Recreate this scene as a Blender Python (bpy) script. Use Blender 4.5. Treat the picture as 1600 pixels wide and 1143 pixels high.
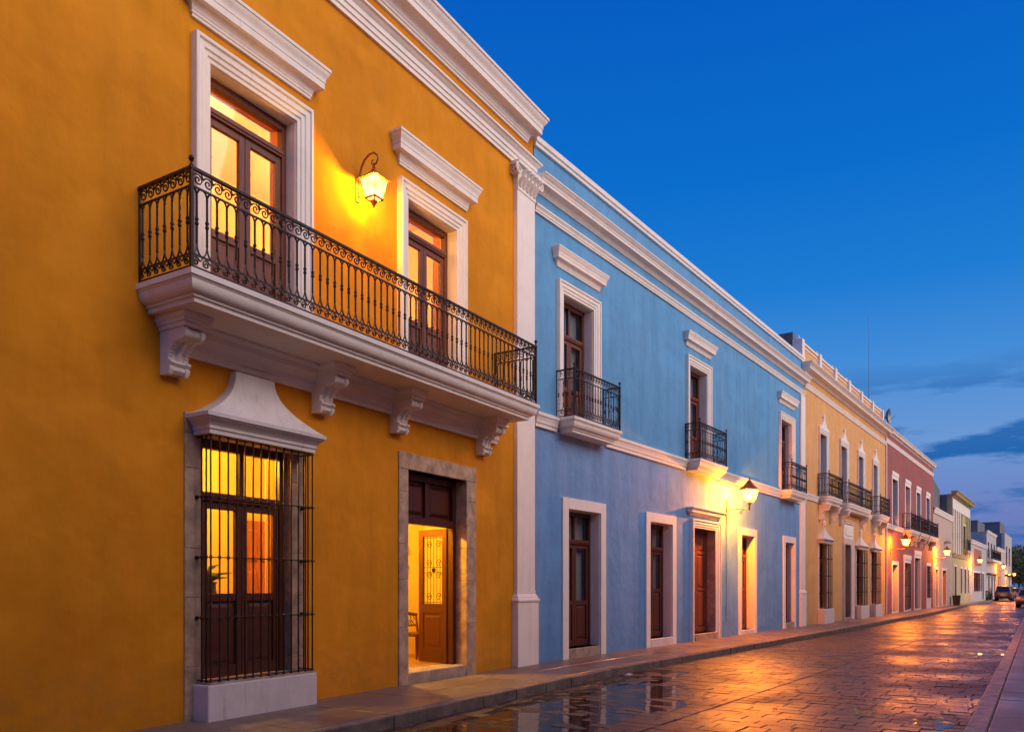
import bpy, bmesh, math, random
from mathutils import Vector, Matrix, noise
R = math.radians
random.seed(7)
scene = bpy.context.scene
for o in list(bpy.data.objects): bpy.data.objects.remove(o)
COL = scene.collection

# ------------------------------------------------------------------ camera
cam = bpy.data.cameras.new('camera'); camo = bpy.data.objects.new('camera', cam); COL.objects.link(camo)
camo.location = (0, 0, 1.5); camo.rotation_euler = (R(90), 0, 0)
cam.sensor_width = 36; cam.lens = 28.125; cam.shift_y = 0.2153; cam.clip_end = 3000; cam.clip_start = .05
scene.camera = camo

# ------------------------------------------------------------------ dusk sky
SUN_AZ = Vector((0.90, -0.44, 0)).normalized()      # where the afterglow is: behind the camera, to the right
SUN_EL = R(30)
w = bpy.data.worlds.new('World'); scene.world = w; w.use_nodes = True
nt = w.node_tree; nt.nodes.clear()
def wn(t, **k):
    n = nt.nodes.new(t)
    for a, b in k.items(): setattr(n, a, b)
    return n
out = wn('ShaderNodeOutputWorld'); bg = wn('ShaderNodeBackground')
nt.links.new(bg.outputs[0], out.inputs[0])
tc = wn('ShaderNodeTexCoord'); sep = wn('ShaderNodeSeparateXYZ'); nt.links.new(tc.outputs['Generated'], sep.inputs[0])
ramp = wn('ShaderNodeValToRGB'); nt.links.new(sep.outputs['Z'], ramp.inputs[0])
cr = ramp.color_ramp
stops = [(0.0, (.12,.17,.42)), (.08, (.15,.21,.52)), (.16, (.145,.31,.65)), (.25, (.055,.26,.68)), (.33, (.012,.20,.65)), (.44, (.002,.152,.60)), (.6, (.001,.105,.53)), (1, (.001,.065,.39))]
while len(cr.elements) < len(stops): cr.elements.new(.5)
for e, (p, c) in zip(cr.elements, stops): e.position = p; e.color = (*c, 1)
# clouds: flat bands low over the horizon
mp = wn('ShaderNodeMapping'); mp.inputs['Scale'].default_value = (5.5, 5.5, 26.0); mp.inputs['Location'].default_value = (2.3, .9, .4)
nt.links.new(tc.outputs['Generated'], mp.inputs[0])
no = wn('ShaderNodeTexNoise'); no.inputs['Scale'].default_value = 1.15; no.inputs['Detail'].default_value = 9; no.inputs['Roughness'].default_value = .56
nt.links.new(mp.outputs[0], no.inputs['Vector'])
cm = wn('ShaderNodeValToRGB'); cm.color_ramp.elements[0].position = .48; cm.color_ramp.elements[1].position = .57
nt.links.new(no.outputs[0], cm.inputs[0])
el = wn('ShaderNodeValToRGB'); nt.links.new(sep.outputs['Z'], el.inputs[0])
es = [(0, .55), (.05, .8), (.13, 1.0), (.20, .8), (.25, 0)]
while len(el.color_ramp.elements) < len(es): el.color_ramp.elements.new(.5)
for e, (p, v) in zip(el.color_ramp.elements, es): e.position = p; e.color = (v, v, v, 1)
mul = wn('ShaderNodeMath', operation='MULTIPLY'); nt.links.new(cm.outputs[0], mul.inputs[0]); nt.links.new(el.outputs[0], mul.inputs[1])
mx = wn('ShaderNodeMix', data_type='RGBA'); nt.links.new(mul.outputs[0], mx.inputs[0]); nt.links.new(ramp.outputs[0], mx.inputs[6]); mx.inputs[7].default_value = (.012, .125, .42, 1)
sky = wn('ShaderNodeTexSky', sky_type='NISHITA'); sky.sun_disc = False; sky.sun_elevation = R(2.0)
sky.sun_rotation = math.atan2(SUN_AZ.x, SUN_AZ.y); sky.dust_density = 2.0
sk = wn('ShaderNodeVectorMath', operation='SCALE'); sk.inputs[3].default_value = .003; nt.links.new(sky.outputs[0], sk.inputs[0])
ad = wn('ShaderNodeVectorMath', operation='ADD'); nt.links.new(mx.outputs[2], ad.inputs[0]); nt.links.new(sk.outputs[0], ad.inputs[1])
nt.links.new(ad.outputs[0], bg.inputs[0]); bg.inputs[1].default_value = 1.0

sl = bpy.data.lights.new('afterglow', 'SUN'); so = bpy.data.objects.new('afterglow', sl); COL.objects.link(so)
sl.energy = 3.0; sl.angle = R(60); sl.color = (1.0, .77, .61)
sd = Vector((SUN_AZ.x*math.cos(SUN_EL), SUN_AZ.y*math.cos(SUN_EL), math.sin(SUN_EL)))
so.rotation_euler = sd.to_track_quat('Z', 'Y').to_euler()

scene.view_settings.view_transform = 'Standard'; scene.view_settings.look = 'None'
scene.view_settings.exposure = 0.0; scene.view_settings.gamma = 1.0; scene.view_settings.use_curve_mapping = False
scene.cycles.max_bounces = 8; scene.cycles.transparent_max_bounces = 12; scene.cycles.use_denoising = True
scene.cycles.sample_clamp_indirect = 6; scene.cycles.caustics_reflective = False; scene.cycles.caustics_refractive = False

# ------------------------------------------------------------------ materials
MATS = {}
class NT:
    def __init__(s, name):
        m = bpy.data.materials.new(name); m.use_nodes = True; s.m = m; s.t = m.node_tree
        s.b = s.t.nodes['Principled BSDF']; s.out = s.t.nodes['Material Output']; s.tc = s.t.nodes.new('ShaderNodeTexCoord')
        MATS[name] = m
    def n(s, t, **k):
        x = s.t.nodes.new(t)
        for a, b in k.items(): setattr(x, a, b)
        return x
    def L(s, a, b): s.t.links.new(a, b)
    def noise(s, scale, detail=4, rough=.55, sc=(1,1,1), src=None, coord='Object'):
        mp = s.n('ShaderNodeMapping'); mp.inputs['Scale'].default_value = sc; s.L(src or s.tc.outputs[coord], mp.inputs[0])
        x = s.n('ShaderNodeTexNoise'); x.inputs['Scale'].default_value = scale; x.inputs['Detail'].default_value = detail; x.inputs['Roughness'].default_value = rough
        s.L(mp.outputs[0], x.inputs['Vector']); return x.outputs[0]
    def ramp(s, src, stops):
        r = s.n('ShaderNodeValToRGB'); s.L(src, r.inputs[0])
        while len(r.color_ramp.elements) < len(stops): r.color_ramp.elements.new(.5)
        for e, (p, c) in zip(r.color_ramp.elements, stops):
            e.position = p; e.color = (c, c, c, 1) if not isinstance(c, tuple) else (*c, 1)
        return r.outputs[0]
    def mix(s, f, a, b, mode='MIX'):
        x = s.n('ShaderNodeMix', data_type='RGBA', blend_type=mode)
        for i, v in ((0, f), (6, a), (7, b)):
            if isinstance(v, (int, float)): x.inputs[i].default_value = v
            elif isinstance(v, tuple): x.inputs[i].default_value = (*v, 1)
            else: s.L(v, x.inputs[i])
        return x.outputs[2]
    def bump(s, h, strength=.3, dist=.01, nrm=None):
        x = s.n('ShaderNodeBump'); x.inputs['Strength'].default_value = strength; x.inputs['Distance'].default_value = dist
        s.L(h, x.inputs['Height'])
        if nrm: s.L(nrm, x.inputs['Normal'])
        return x.outputs[0]
    def math(s, op, a, b=None):
        x = s.n('ShaderNodeMath', operation=op)
        for i, v in ((0, a), (1, b)):
            if v is None: continue
            if isinstance(v, (int, float)): x.inputs[i].default_value = v
            else: s.L(v, x.inputs[i])
        return x.outputs[0]
    def island(s):
        g = s.n('ShaderNodeObjectInfo'); return g.outputs['Random']
    def fin(s, col=None, rough=None, nrm=None, **k):
        for nm, v in (('Base Color', col), ('Roughness', rough), ('Normal', nrm)):
            if v is None: continue
            if isinstance(v, tuple): s.b.inputs[nm].default_value = (*v, 1)
            elif isinstance(v, (int, float)): s.b.inputs[nm].default_value = v
            else: s.L(v, s.b.inputs[nm])
        for a, b in k.items(): s.b.inputs[a.replace('_', ' ')].default_value = b
        return s.m

def c_mul(c, f): return tuple(max(0, min(1, x*f)) for x in c)
def m_plaster(name, c, warm=None, streak=.38, bump=.55):
    t = NT(name); warm = warm or c_mul(c, .78)
    big = t.ramp(t.noise(.55, 5, .6), [(.32, 0), (.68, 1)])
    st = t.ramp(t.noise(1.0, 6, .65, (2.6, 2.6, .28)), [(.42, 0), (.72, 1)])
    mid = t.ramp(t.noise(3.2, 6, .6), [(.35, 0), (.75, 1)])
    scuff = t.ramp(t.noise(1.7, 9, .72), [(.60, 0), (.70, 1)])
    blot = t.ramp(t.noise(1.6, 8, .72, (1, 1, .7)), [(.40, 0), (.66, 1)])
    col = t.mix(t.math('MULTIPLY', big, .9), c, warm); col = t.mix(t.math('MULTIPLY', blot, .28), col, c_mul(c, .70))
    col = t.mix(t.math('MULTIPLY', st, streak), col, c_mul(c, .62))
    col = t.mix(t.math('MULTIPLY', mid, .34), col, tuple(min(1, x*1.12+.015) for x in c))
    col = t.mix(t.math('MULTIPLY', scuff, .16), col, tuple(x*.5+.10 for x in c))
    # old repairs and rising damp with ragged edges
    rep_ = t.ramp(t.noise(.9, 2, .4, (1, 1, 1.3)), [(.55, 0), (.63, 1)])
    col = t.mix(t.math('MULTIPLY', rep_, .30), col, tuple(min(1, x*1.18+.01) for x in c))
    sz = t.n('ShaderNodeSeparateXYZ'); t.L(t.tc.outputs['Object'], sz.inputs[0])
    dampz = t.math('SUBTRACT', t.math('MULTIPLY', t.noise(1.9, 7, .7), 1.55), sz.outputs['Z'])
    damp = t.math('MULTIPLY', t.ramp(dampz, [(.0, 0), (.35, 1)]), t.ramp(t.noise(4.5, 6, .65), [(.42, .1), (.62, 1)]))
    col = t.mix(t.math('MULTIPLY', damp, .38), col, tuple(x*.55+.035 for x in c))
    n1 = t.bump(t.noise(1.3, 3, .5), bump*.9, .09)
    n2 = t.bump(t.noise(9, 5, .6), bump, .012, n1)
    n3 = t.bump(t.noise(90, 3, .6), bump*.5, .002, n2)
    return t.fin(col, .86, n3, Specular_IOR_Level=.2)
m_plaster('plaster_yellow', (.73, .285, .008), (.60, .205, .006), .5)
m_plaster('plaster_blue', (.115, .355, .61), (.165, .37, .61), .6)
m_plaster('plaster_blue_lower', (.142, .338, .625), (.20, .355, .62), .6)  # blue of the lower storey, slightly more purple than the storey above
m_plaster('plaster_ochre', (.76, .42, .155), (.70, .39, .16))
m_plaster('plaster_red', (.34, .115, .105), (.38, .15, .13))
m_plaster('plaster_beige', (.60, .50, .40), (.52, .44, .36))
m_plaster('plaster_lime', (.50, .46, .24), (.52, .47, .27))
m_plaster('plaster_pale', (.55, .52, .48), (.48, .46, .44))
m_plaster('plaster_grey', (.20, .21, .22), (.13, .14, .15), .7, .6)
m_plaster('interior_cream', (.74, .57, .26), (.72, .54, .23), .05, .1)
m_plaster('plaster_brick', (.42, .20, .13), (.36, .18, .12))

def m_white(name, c=(.86, .81, .73), dirt=.34):
    t = NT(name)
    a = t.ramp(t.noise(2.2, 7, .65), [(.45, 0), (.78, 1)])
    b = t.ramp(t.noise(1.2, 6, .7, (3, 3, .5)), [(.52, 0), (.8, 1)])
    col = t.mix(t.math('MULTIPLY', a, dirt), c, c_mul(c, .72))
    col = t.mix(t.math('MULTIPLY', b, dirt*.8), col, (c[0]*.55, c[1]*.5, c[2]*.45))
    drip = t.ramp(t.noise(1.0, 7, .7, (9, 9, .9)), [(.58, 0), (.74, 1)])
    col = t.mix(t.math('MULTIPLY', drip, dirt*.9), col, (c[0]*.42, c[1]*.38, c[2]*.34))
    chip = t.ramp(t.noise(16, 6, .7), [(.70, 0), (.73, 1)])
    col = t.mix(t.math('MULTIPLY', chip, dirt*1.3), col, (c[0]*.45, c[1]*.40, c[2]*.34))
    nn = t.bump(t.noise(22, 5, .6), .4, .006)
    nn = t.bump(t.noise(3, 3, .5), .35, .03, nn)
    return t.fin(col, .78, nn, Specular_IOR_Level=.25)
m_white('white_trim'); m_white('white_plinth', (.72, .67, .64), .6)
m_white('curtain', (.62, .60, .58), .1)
m_white('ceiling', (.70, .66, .58), .1)

def m_wood(name, c, rough=.42, sc=(1, 1, 1)):
    t = NT(name)
    g = t.noise(7, 6, .6, (9, 9, .6)); fine = t.noise(40, 4, .6, (6, 6, .25))
    col = t.mix(t.ramp(g, [(.3, 0), (.7, 1)]), c_mul(c, .6), c_mul(c, 1.35))
    col = t.mix(t.math('MULTIPLY', t.ramp(fine, [(.45, 0), (.65, 1)]), .35), col, c_mul(c, .4))
    return t.fin(col, t.ramp(g, [(.2, rough-.08), (.8, rough+.12)]), t.bump(fine, .25, .003))
m_wood('wood_dark', (.105, .028, .013)); m_wood('wood_door', (.080, .016, .005), .36); m_wood('wood_orange', (.42, .13, .03), .5)
m_wood('wood_plain', (.17, .046, .02), .45); m_wood('floor_wood', (.40, .21, .08), .3)

def m_stone(name, c, pits=.7):
    t = NT(name)
    a = t.noise(5, 8, .68); v = t.n('ShaderNodeTexVoronoi'); v.inputs['Scale'].default_value = 34
    t.L(t.tc.outputs['Object'], v.inputs['Vector'])
    p = t.ramp(v.outputs['Distance'], [(.05, 1), (.22, 0)])
    patch = t.ramp(t.noise(2.4, 5, .6), [(.48, 0), (.62, 1)])
    pm = t.math('MULTIPLY', p, patch)
    col = t.mix(t.ramp(a, [(.34, 0), (.66, 1)]), c_mul(c, .5), c_mul(c, 1.2))
    col = t.mix(t.math('MULTIPLY', pm, pits), col, c_mul(c, .25))
    rnd = t.island(); col = t.mix(t.math('MULTIPLY', rnd, .3), col, c_mul(c, .6))
    h = t.math('SUBTRACT', a, t.math('MULTIPLY', pm, .8))
    return t.fin(col, .9, t.bump(h, .6, .012))
m_stone('stone_frame', (.54, .38, .26), .9); m_stone('stone_sill', (.46, .35, .26), .5)
m_stone('kerb_pale', (.70, .60, .48), .4)
m_stone('kerb_stone', (.26, .20, .15), .6)

def m_wet(name, c, r0, r1, bs, wet_scale=.7, spec=.5):
    t = NT(name)
    wet = t.ramp(t.noise(wet_scale, 5, .6, coord='Generated' if False else 'Object'), [(.38, 0), (.62, 1)])
    g = t.noise(14, 7, .7); f = t.noise(120, 3, .6)
    rnd = t.island()
    col = t.mix(t.ramp(g, [(.3, 0), (.7, 1)]), c_mul(c, .65), c_mul(c, 1.3))
    col = t.mix(t.math('MULTIPLY', rnd, .45), col, c_mul(c, .55))
    col = t.mix(t.math('MULTIPLY', wet, .35), col, c_mul(c, .55))
    rr = t.math('ADD', t.ramp(wet, [(0, r1), (1, r0)]), t.math('MULTIPLY', t.math('SUBTRACT', g, .5), .18))
    nn = t.bump(g, bs, .006); nn = t.bump(t.noise(2.2, 3, .5), bs*.5, .03, nn)
    return t.fin(col, rr, nn, Specular_IOR_Level=spec)

def m_road():
    t = NT('road_wet')
    pos = t.n('ShaderNodeNewGeometry').outputs['Position']
    wet = t.ramp(t.noise(.42, 5, .6, src=pos), [(.36, 0), (.60, 1)])
    g = t.noise(16, 7, .7, src=pos); mid = t.noise(4.0, 4, .6, src=pos)
    rnd = t.island()
    c = (.088, .064, .050)
    col = t.mix(t.ramp(g, [(.3, 0), (.7, 1)]), c_mul(c, .6), c_mul(c, 1.35))
    col = t.mix(t.math('MULTIPLY', rnd, .5), col, c_mul(c, .5))
    col = t.mix(t.math('MULTIPLY', wet, .4), col, c_mul(c, .5))
    rr = t.math('ADD', t.ramp(wet, [(0, .58), (1, .28)]), t.math('MULTIPLY', t.math('SUBTRACT', g, .5), .22))
    mpp = t.n('ShaderNodeMapping'); mpp.inputs['Rotation'].default_value = (0, 0, -(R(90)-math.atan(.712))); t.L(pos, mpp.inputs[0])
    streak = t.noise(5.5, 6, .65, (3.2, .7, 1), src=mpp.outputs[0])
    nn = t.bump(mid, .35, .02); nn = t.bump(streak, .8, .018, nn); nn = t.bump(g, .6, .008, nn)
    return t.fin(col, rr, nn, Specular_IOR_Level=.48)
m_road()
m_wet('pavement_concrete', (.22, .17, .14), .30, .62, .45)
m_wet('pavement_pale', (.38, .33, .27), .34, .66, .45)
m_wet('pavement_far', (.24, .19, .16), .35, .6, .3)
t = NT('joint_dirt'); t.fin(t.mix(t.noise(12, 5), (.014, .011, .009), (.04, .03, .022)), .5, t.bump(t.noise(30, 4), .5, .01))


t = NT('iron'); g = t.noise(25, 5, .6)
t.fin(t.mix(t.ramp(g, [(.5, 0), (.75, 1)]), (.020, .014, .013), (.070, .030, .018)), .46, t.bump(g, .3, .003), Metallic=.35)
t = NT('lamp_metal'); g = t.noise(30, 5, .6)
t.fin(t.mix(g, (.20, .065, .015), (.34, .12, .025)), .5, t.bump(g, .2, .002), Metallic=.2)
t = NT('grey_metal'); t.fin(t.mix(t.noise(10, 4), (.20, .21, .23), (.28, .28, .30)), .45, Metallic=.4)
t = NT('bin_dark'); t.fin(t.mix(t.noise(10, 4), (.012, .013, .014), (.035, .034, .032)), .5)
t = NT('gilt'); t.fin(t.mix(t.noise(20, 4), (.30, .16, .05), (.5, .3, .1)), .35, Metallic=.7)

def m_glass(name, tint=(1, 1, 1), ior=1.5, rough=.03, nsc=.9, nst=.04):
    t = NT(name); tr = t.n('ShaderNodeBsdfTransparent'); tr.inputs[0].default_value = (*tint, 1)
    gl = t.n('ShaderNodeBsdfGlossy'); gl.inputs['Roughness'].default_value = rough
    fr = t.n('ShaderNodeFresnel'); bf = t.n('ShaderNodeNewGeometry').outputs['Backfacing']
    t.L(t.math('ADD', t.math('MULTIPLY', bf, 1/ior-ior), ior), fr.inputs[0])
    nn = t.bump(t.noise(nsc, 2, .4), nst, .02); t.L(nn, gl.inputs['Normal']); t.L(nn, fr.inputs['Normal'])
    ms = t.n('ShaderNodeMixShader'); t.L(fr.outputs[0], ms.inputs[0]); t.L(tr.outputs[0], ms.inputs[1]); t.L(gl.outputs[0], ms.inputs[2])
    t.L(ms.outputs[0], t.out.inputs[0])
m_glass('puddle_water', (.62, .58, .54), 1.36, .05, 7.0, .10)
m_glass('glass_clear'); m_glass('glass_dark', (.75, .78, .8), 1.5)

def m_emit(name, c, s, var=.0):
    t = NT(name); e = t.n('ShaderNodeEmission'); e.inputs[0].default_value = (*c, 1); e.inputs[1].default_value = s
    tr = t.n('ShaderNodeBsdfTransparent'); ms = t.n('ShaderNodeMixShader'); ms.inputs[0].default_value = .25
    if var:
        nz = t.ramp(t.noise(18, 4), [(.3, 1-var), (.7, 1)]); t.L(t.math('MULTIPLY', nz, s), e.inputs[1])
    t.L(tr.outputs[0], ms.inputs[1]); t.L(e.outputs[0], ms.inputs[2]); t.L(ms.outputs[0], t.out.inputs[0])
m_emit('lamp_glass', (1, .62, .18), 6.5, .45)
m_emit('bulb', (1, .80, .45), 18)
m_emit('tail_light', (1, .10, .02), 3.0)
m_emit('head_light', (1, .55, .12), 16)
t = NT('lamp_amber'); g = t.noise(30, 5, .6); t.fin(t.mix(g, (.20, .065, .015), (.34, .12, .025)), .5, Metallic=.1)
tl = t.n('ShaderNodeBsdfTranslucent'); tl.inputs[0].default_value = (1, .42, .05, 1); ms = t.n('ShaderNodeMixShader'); ms.inputs[0].default_value = .004
t.L(t.b.outputs[0], ms.inputs[1]); t.L(tl.outputs[0], ms.inputs[2]); t.L(ms.outputs[0], t.out.inputs[0])
def m_leaf(name, c):
    t = NT(name); rnd = t.island(); g = t.noise(1.4, 3)
    t.fin(t.mix(g, c_mul(c, .6), c_mul(c, 1.4)), .6)
m_leaf('leaves', (.035, .065, .018)); m_leaf('leaves_warm', (.07, .075, .015))
t = NT('bark'); t.fin(t.mix(t.noise(8, 6), (.05, .035, .025), (.12, .09, .06)), .9, t.bump(t.noise(12, 6), .6, .02))
def m_car(name, c):
    t = NT(name); t.fin(t.mix(t.noise(3, 4), c, c_mul(c, .8)), .28, Metallic=.3, Coat_Weight=.6)
m_car('car_brown', (.30, .18, .10)); m_car('car_silver', (.30, .27, .27)); m_car('car_dark', (.05, .05, .06))
t = NT('tyre'); t.fin(t.mix(t.noise(20, 3), (.008, .008, .008), (.02, .02, .02)), .8)
t = NT('car_glass'); t.fin((.02, .022, .025), .08, t.bump(t.noise(2, 2), .03, .01), Specular_IOR_Level=.8)

# ------------------------------------------------------------------ geometry helpers
class MB:
    """collects geometry in (s along the wall, n out to the street, z up); y = -n"""
    def __init__(s): s.v = []; s.f = []
    def q(s, p): s.v.append((p[0], -p[1], p[2])); return len(s.v)-1
    def face(s, pts): s.f.append([s.q(p) for p in pts])
    def box(s, a, b, c, d, e, f):
        i = [s.q(p) for p in ((a,c,e),(b,c,e),(b,d,e),(a,d,e),(a,c,f),(b,c,f),(b,d,f),(a,d,f))]
        for k in ((0,1,2,3),(4,5,6,7),(0,1,5,4),(1,2,6,5),(2,3,7,6),(3,0,4,7)): s.f.append([i[j] for j in k])
        return s
    def hexa(s, bot, top):
        i = [s.q(p) for p in bot] + [s.q(p) for p in top]; n = len(bot)
        s.f.append(i[:n]); s.f.append(i[n:])
        for k in range(n): s.f.append([i[k], i[(k+1) % n], i[n+(k+1) % n], i[n+k]])
        return s
    def prism_n(s, poly, n0, n1):   # poly in (s,z) pushed through n
        return s.hexa([(a, n0, b) for a, b in poly], [(a, n1, b) for a, b in poly])
    def prism_s(s, poly, s0, s1):   # poly in (n,z) pushed along s
        return s.hexa([(s0, a, b) for a, b in poly], [(s1, a, b) for a, b in poly])
    def prism_z(s, poly, z0, z1): return s.hexa([(a, b, z0) for a, b in poly], [(a, b, z1) for a, b in poly])
    def sweep(s, path, prof, top=False, bottom=False, side=1):
        """plan path [(s,n)], profile [(offset outward, z)]; mitred corners"""
        n = len(path); nor = []
        for i in range(n):
            ds = []
            for a, b in ((i-1, i), (i, i+1)):
                if a >= 0 and b < n:
                    dx, dy = path[b][0]-path[a][0], path[b][1]-path[a][1]; l = math.hypot(dx, dy)
                    ds.append((-dy/l*side, dx/l*side))
            if len(ds) == 1: nor.append(ds[0])
            else:
                mx_, my_ = ds[0][0]+ds[1][0], ds[0][1]+ds[1][1]; l2 = mx_*mx_+my_*my_
                nor.append((2*mx_/l2, 2*my_/l2))
        rows = [[s.q((p[0]+m[0]*o, p[1]+m[1]*o, z)) for o, z in prof] for p, m in zip(path, nor)]
        for i in range(n-1):
            for j in range(len(prof)-1): s.f.append([rows[i][j], rows[i+1][j], rows[i+1][j+1], rows[i][j+1]])
        s.f.append(list(rows[0])); s.f.append(list(rows[-1]))
        if top: s.f.append([r[-1] for r in rows])
        if bottom: s.f.append([r[0] for r in rows])
        return s
    def surround(s, a, b, z0, z1, prof, base=-.02):
        """moulded frame on 3 sides; profile [(distance from the opening, protrusion)]"""
        P = [(prof[0][0], base)] + list(prof) + [(prof[-1][0], base)]
        path = lambda w_: [(a-w_, z0), (a-w_, z1+w_), (b+w_, z1+w_), (b+w_, z0)]
        rows = [[s.q((x, p, z)) for x, z in path(w_)] for w_, p in P]
        for j in range(len(P)-1):
            for i in range(3): s.f.append([rows[j][i], rows[j][i+1], rows[j+1][i+1], rows[j+1][i]])
        for i in (0, 3): s.f.append([r[i] for r in rows])
        return s
    def tube(s, pts, r, k=6, cap=True):
        rings = []; n = len(pts); pts = [Vector(p) for p in pts]; up0 = None
        for i, p in enumerate(pts):
            t_ = (pts[min(i+1, n-1)]-pts[max(i-1, 0)]).normalized()
            if up0 is None:
                up0 = Vector((0, 0, 1)) if abs(t_.z) < .9 else Vector((1, 0, 0))
            x = (up0 - t_*up0.dot(t_)).normalized(); y = t_.cross(x); up0 = x
            rr = r[i] if isinstance(r, (list, tuple)) else r
            rings.append([s.q(p + (x*math.cos(2*math.pi*j/k+.4)+y*math.sin(2*math.pi*j/k+.4))*rr) for j in range(k)])
        for i in range(n-1):
            for j in range(k): s.f.append([rings[i][j], rings[i][(j+1) % k], rings[i+1][(j+1) % k], rings[i+1][j]])
        if cap: s.f.append(rings[0]); s.f.append(rings[-1])
        return s
    def lathe(s, c, prof, k=10, sq=False):
        """prof [(radius, z)] about a vertical axis at c"""
        off = math.pi/4 if sq else .2; k = 4 if sq else k
        rings = [[s.q((c[0]+r_*math.cos(2*math.pi*j/k+off), c[1]+r_*math.sin(2*math.pi*j/k+off), c[2]+z)) for j in range(k)] for r_, z in prof]
        for i in range(len(rings)-1):
            for j in range(k): s.f.append([rings[i][j], rings[i][(j+1) % k], rings[i+1][(j+1) % k], rings[i+1][j]])
        s.f.append(rings[0]); s.f.append(rings[-1]); return s
    def wall(s, a, b, z0, z1, ops, th, n0=0.0):
        xs = sorted({a, b} | {o[0] for o in ops} | {o[1] for o in ops}); zs = sorted({z0, z1} | {o[2] for o in ops} | {o[3] for o in ops})
        hole = lambda x, z: any(o[0] < x < o[1] and o[2] < z < o[3] for o in ops)
        vi = {}
        def V(x, n_, z):
            k = (x, n_, z)
            if k not in vi: vi[k] = s.q(k)
            return vi[k]
        for n_ in (n0, n0-th):
            for i in range(len(xs)-1):
                for j in range(len(zs)-1):
                    if hole((xs[i]+xs[i+1])/2, (zs[j]+zs[j+1])/2): continue
                    s.f.append([V(xs[i], n_, zs[j]), V(xs[i+1], n_, zs[j]), V(xs[i+1], n_, zs[j+1]), V(xs[i], n_, zs[j+1])])
        # rims: every cell edge with the wall on one side only
        def solid(i, j): return 0 <= i < len(xs)-1 and 0 <= j < len(zs)-1 and not hole((xs[i]+xs[i+1])/2, (zs[j]+zs[j+1])/2)
        for i in range(len(xs)):
            for j in range(len(zs)-1):
                if solid(i-1, j) != solid(i, j): s.f.append([V(xs[i], n0, zs[j]), V(xs[i], n0, zs[j+1]), V(xs[i], n0-th, zs[j+1]), V(xs[i], n0-th, zs[j])])
        for j in range(len(zs)):
            for i in range(len(xs)-1):
                if solid(i, j-1) != solid(i, j): s.f.append([V(xs[i], n0, zs[j]), V(xs[i+1], n0, zs[j]), V(xs[i+1], n0-th, zs[j]), V(xs[i], n0-th, zs[j])])
        return s
    def mesh(s, name, mat, bevel=0, smooth=None, seg=1):
        me = bpy.data.meshes.new(name); me.from_pydata(s.v, [], s.f)
        bm = bmesh.new(); bm.from_mesh(me)
        bmesh.ops.recalc_face_normals(bm, faces=bm.faces[:])
        if bevel:
            ed = [e for e in bm.edges if len(e.link_faces) == 2 and e.calc_face_angle(0) > .5]
            bmesh.ops.bevel(bm, geom=ed, offset=bevel, segments=seg, affect='EDGES', profile=.6, clamp_overlap=True)
        bm.to_mesh(me); bm.free()
        me.materials.append(MATS[mat])
        if smooth is not None:
            me.shade_smooth(); me.set_sharp_from_angle(angle=R(smooth))
        return me
    def build(s, name, mat, parent=None, loc=(0, 0, 0), rz=0, **k):
        return put(name, s.mesh(name, mat, **k), parent, loc, rz)
def put(name, me, parent=None, loc=(0, 0, 0), rz=0):
    o = bpy.data.objects.new(name, me); COL.objects.link(o)
    o.location = (loc[0], -loc[1], loc[2]); o.rotation_euler = (0, 0, rz)
    if parent: o.parent = parent
    return o
def tag(o, label=None, cat=None, group=None, kind=None):
    for a, b in (('label', label), ('category', cat), ('group', group), ('kind', kind)):
        if b: o[a] = b
    return o
P0 = (0.4125, 15.625)
AY, AB = math.atan(.604), math.atan(.712)
def frame(f, s, n=0):
    a = AY if f == 'y' else AB
    return (P0[0]+math.sin(a)*s+math.cos(a)*n, P0[1]+math.cos(a)*s-math.sin(a)*n), R(90)-a
def thing(name, label, cat, f='b', s=0, n=0, z=0, group=None, rz=0):
    o = bpy.data.objects.new(name, None); COL.objects.link(o)
    (x, y), r_ = frame(f, s, n); o.location = (x, y, z); o.rotation_euler = (0, 0, r_+rz); o.empty_display_size = .3
    return tag(o, label, cat, group)
def place(o, f, s, n, z=0, rz=0):
    (x, y), r_ = frame(f, s, n); o.location = (x, y, z); o.rotation_euler = (0, 0, r_+rz); return o

def arc(c, rx, rz_, a0, a1, k):   # points in the (s,z) plane
    return [(c[0]+rx*math.cos(a0+(a1-a0)*i/k), c[1], c[2]+rz_*math.sin(a0+(a1-a0)*i/k)) for i in range(k+1)]
def spiral(c, r0, r1, a0, turns, k, plane='s'):
    o = []
    for i in range(k+1):
        t_ = i/k; a = a0+2*math.pi*turns*t_; r_ = r0+(r1-r0)*t_
        o.append((c[0]+r_*math.cos(a), c[1], c[2]+r_*math.sin(a)) if plane == 's' else (c[0], c[1]+r_*math.cos(a), c[2]+r_*math.sin(a)))
    return o

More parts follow.
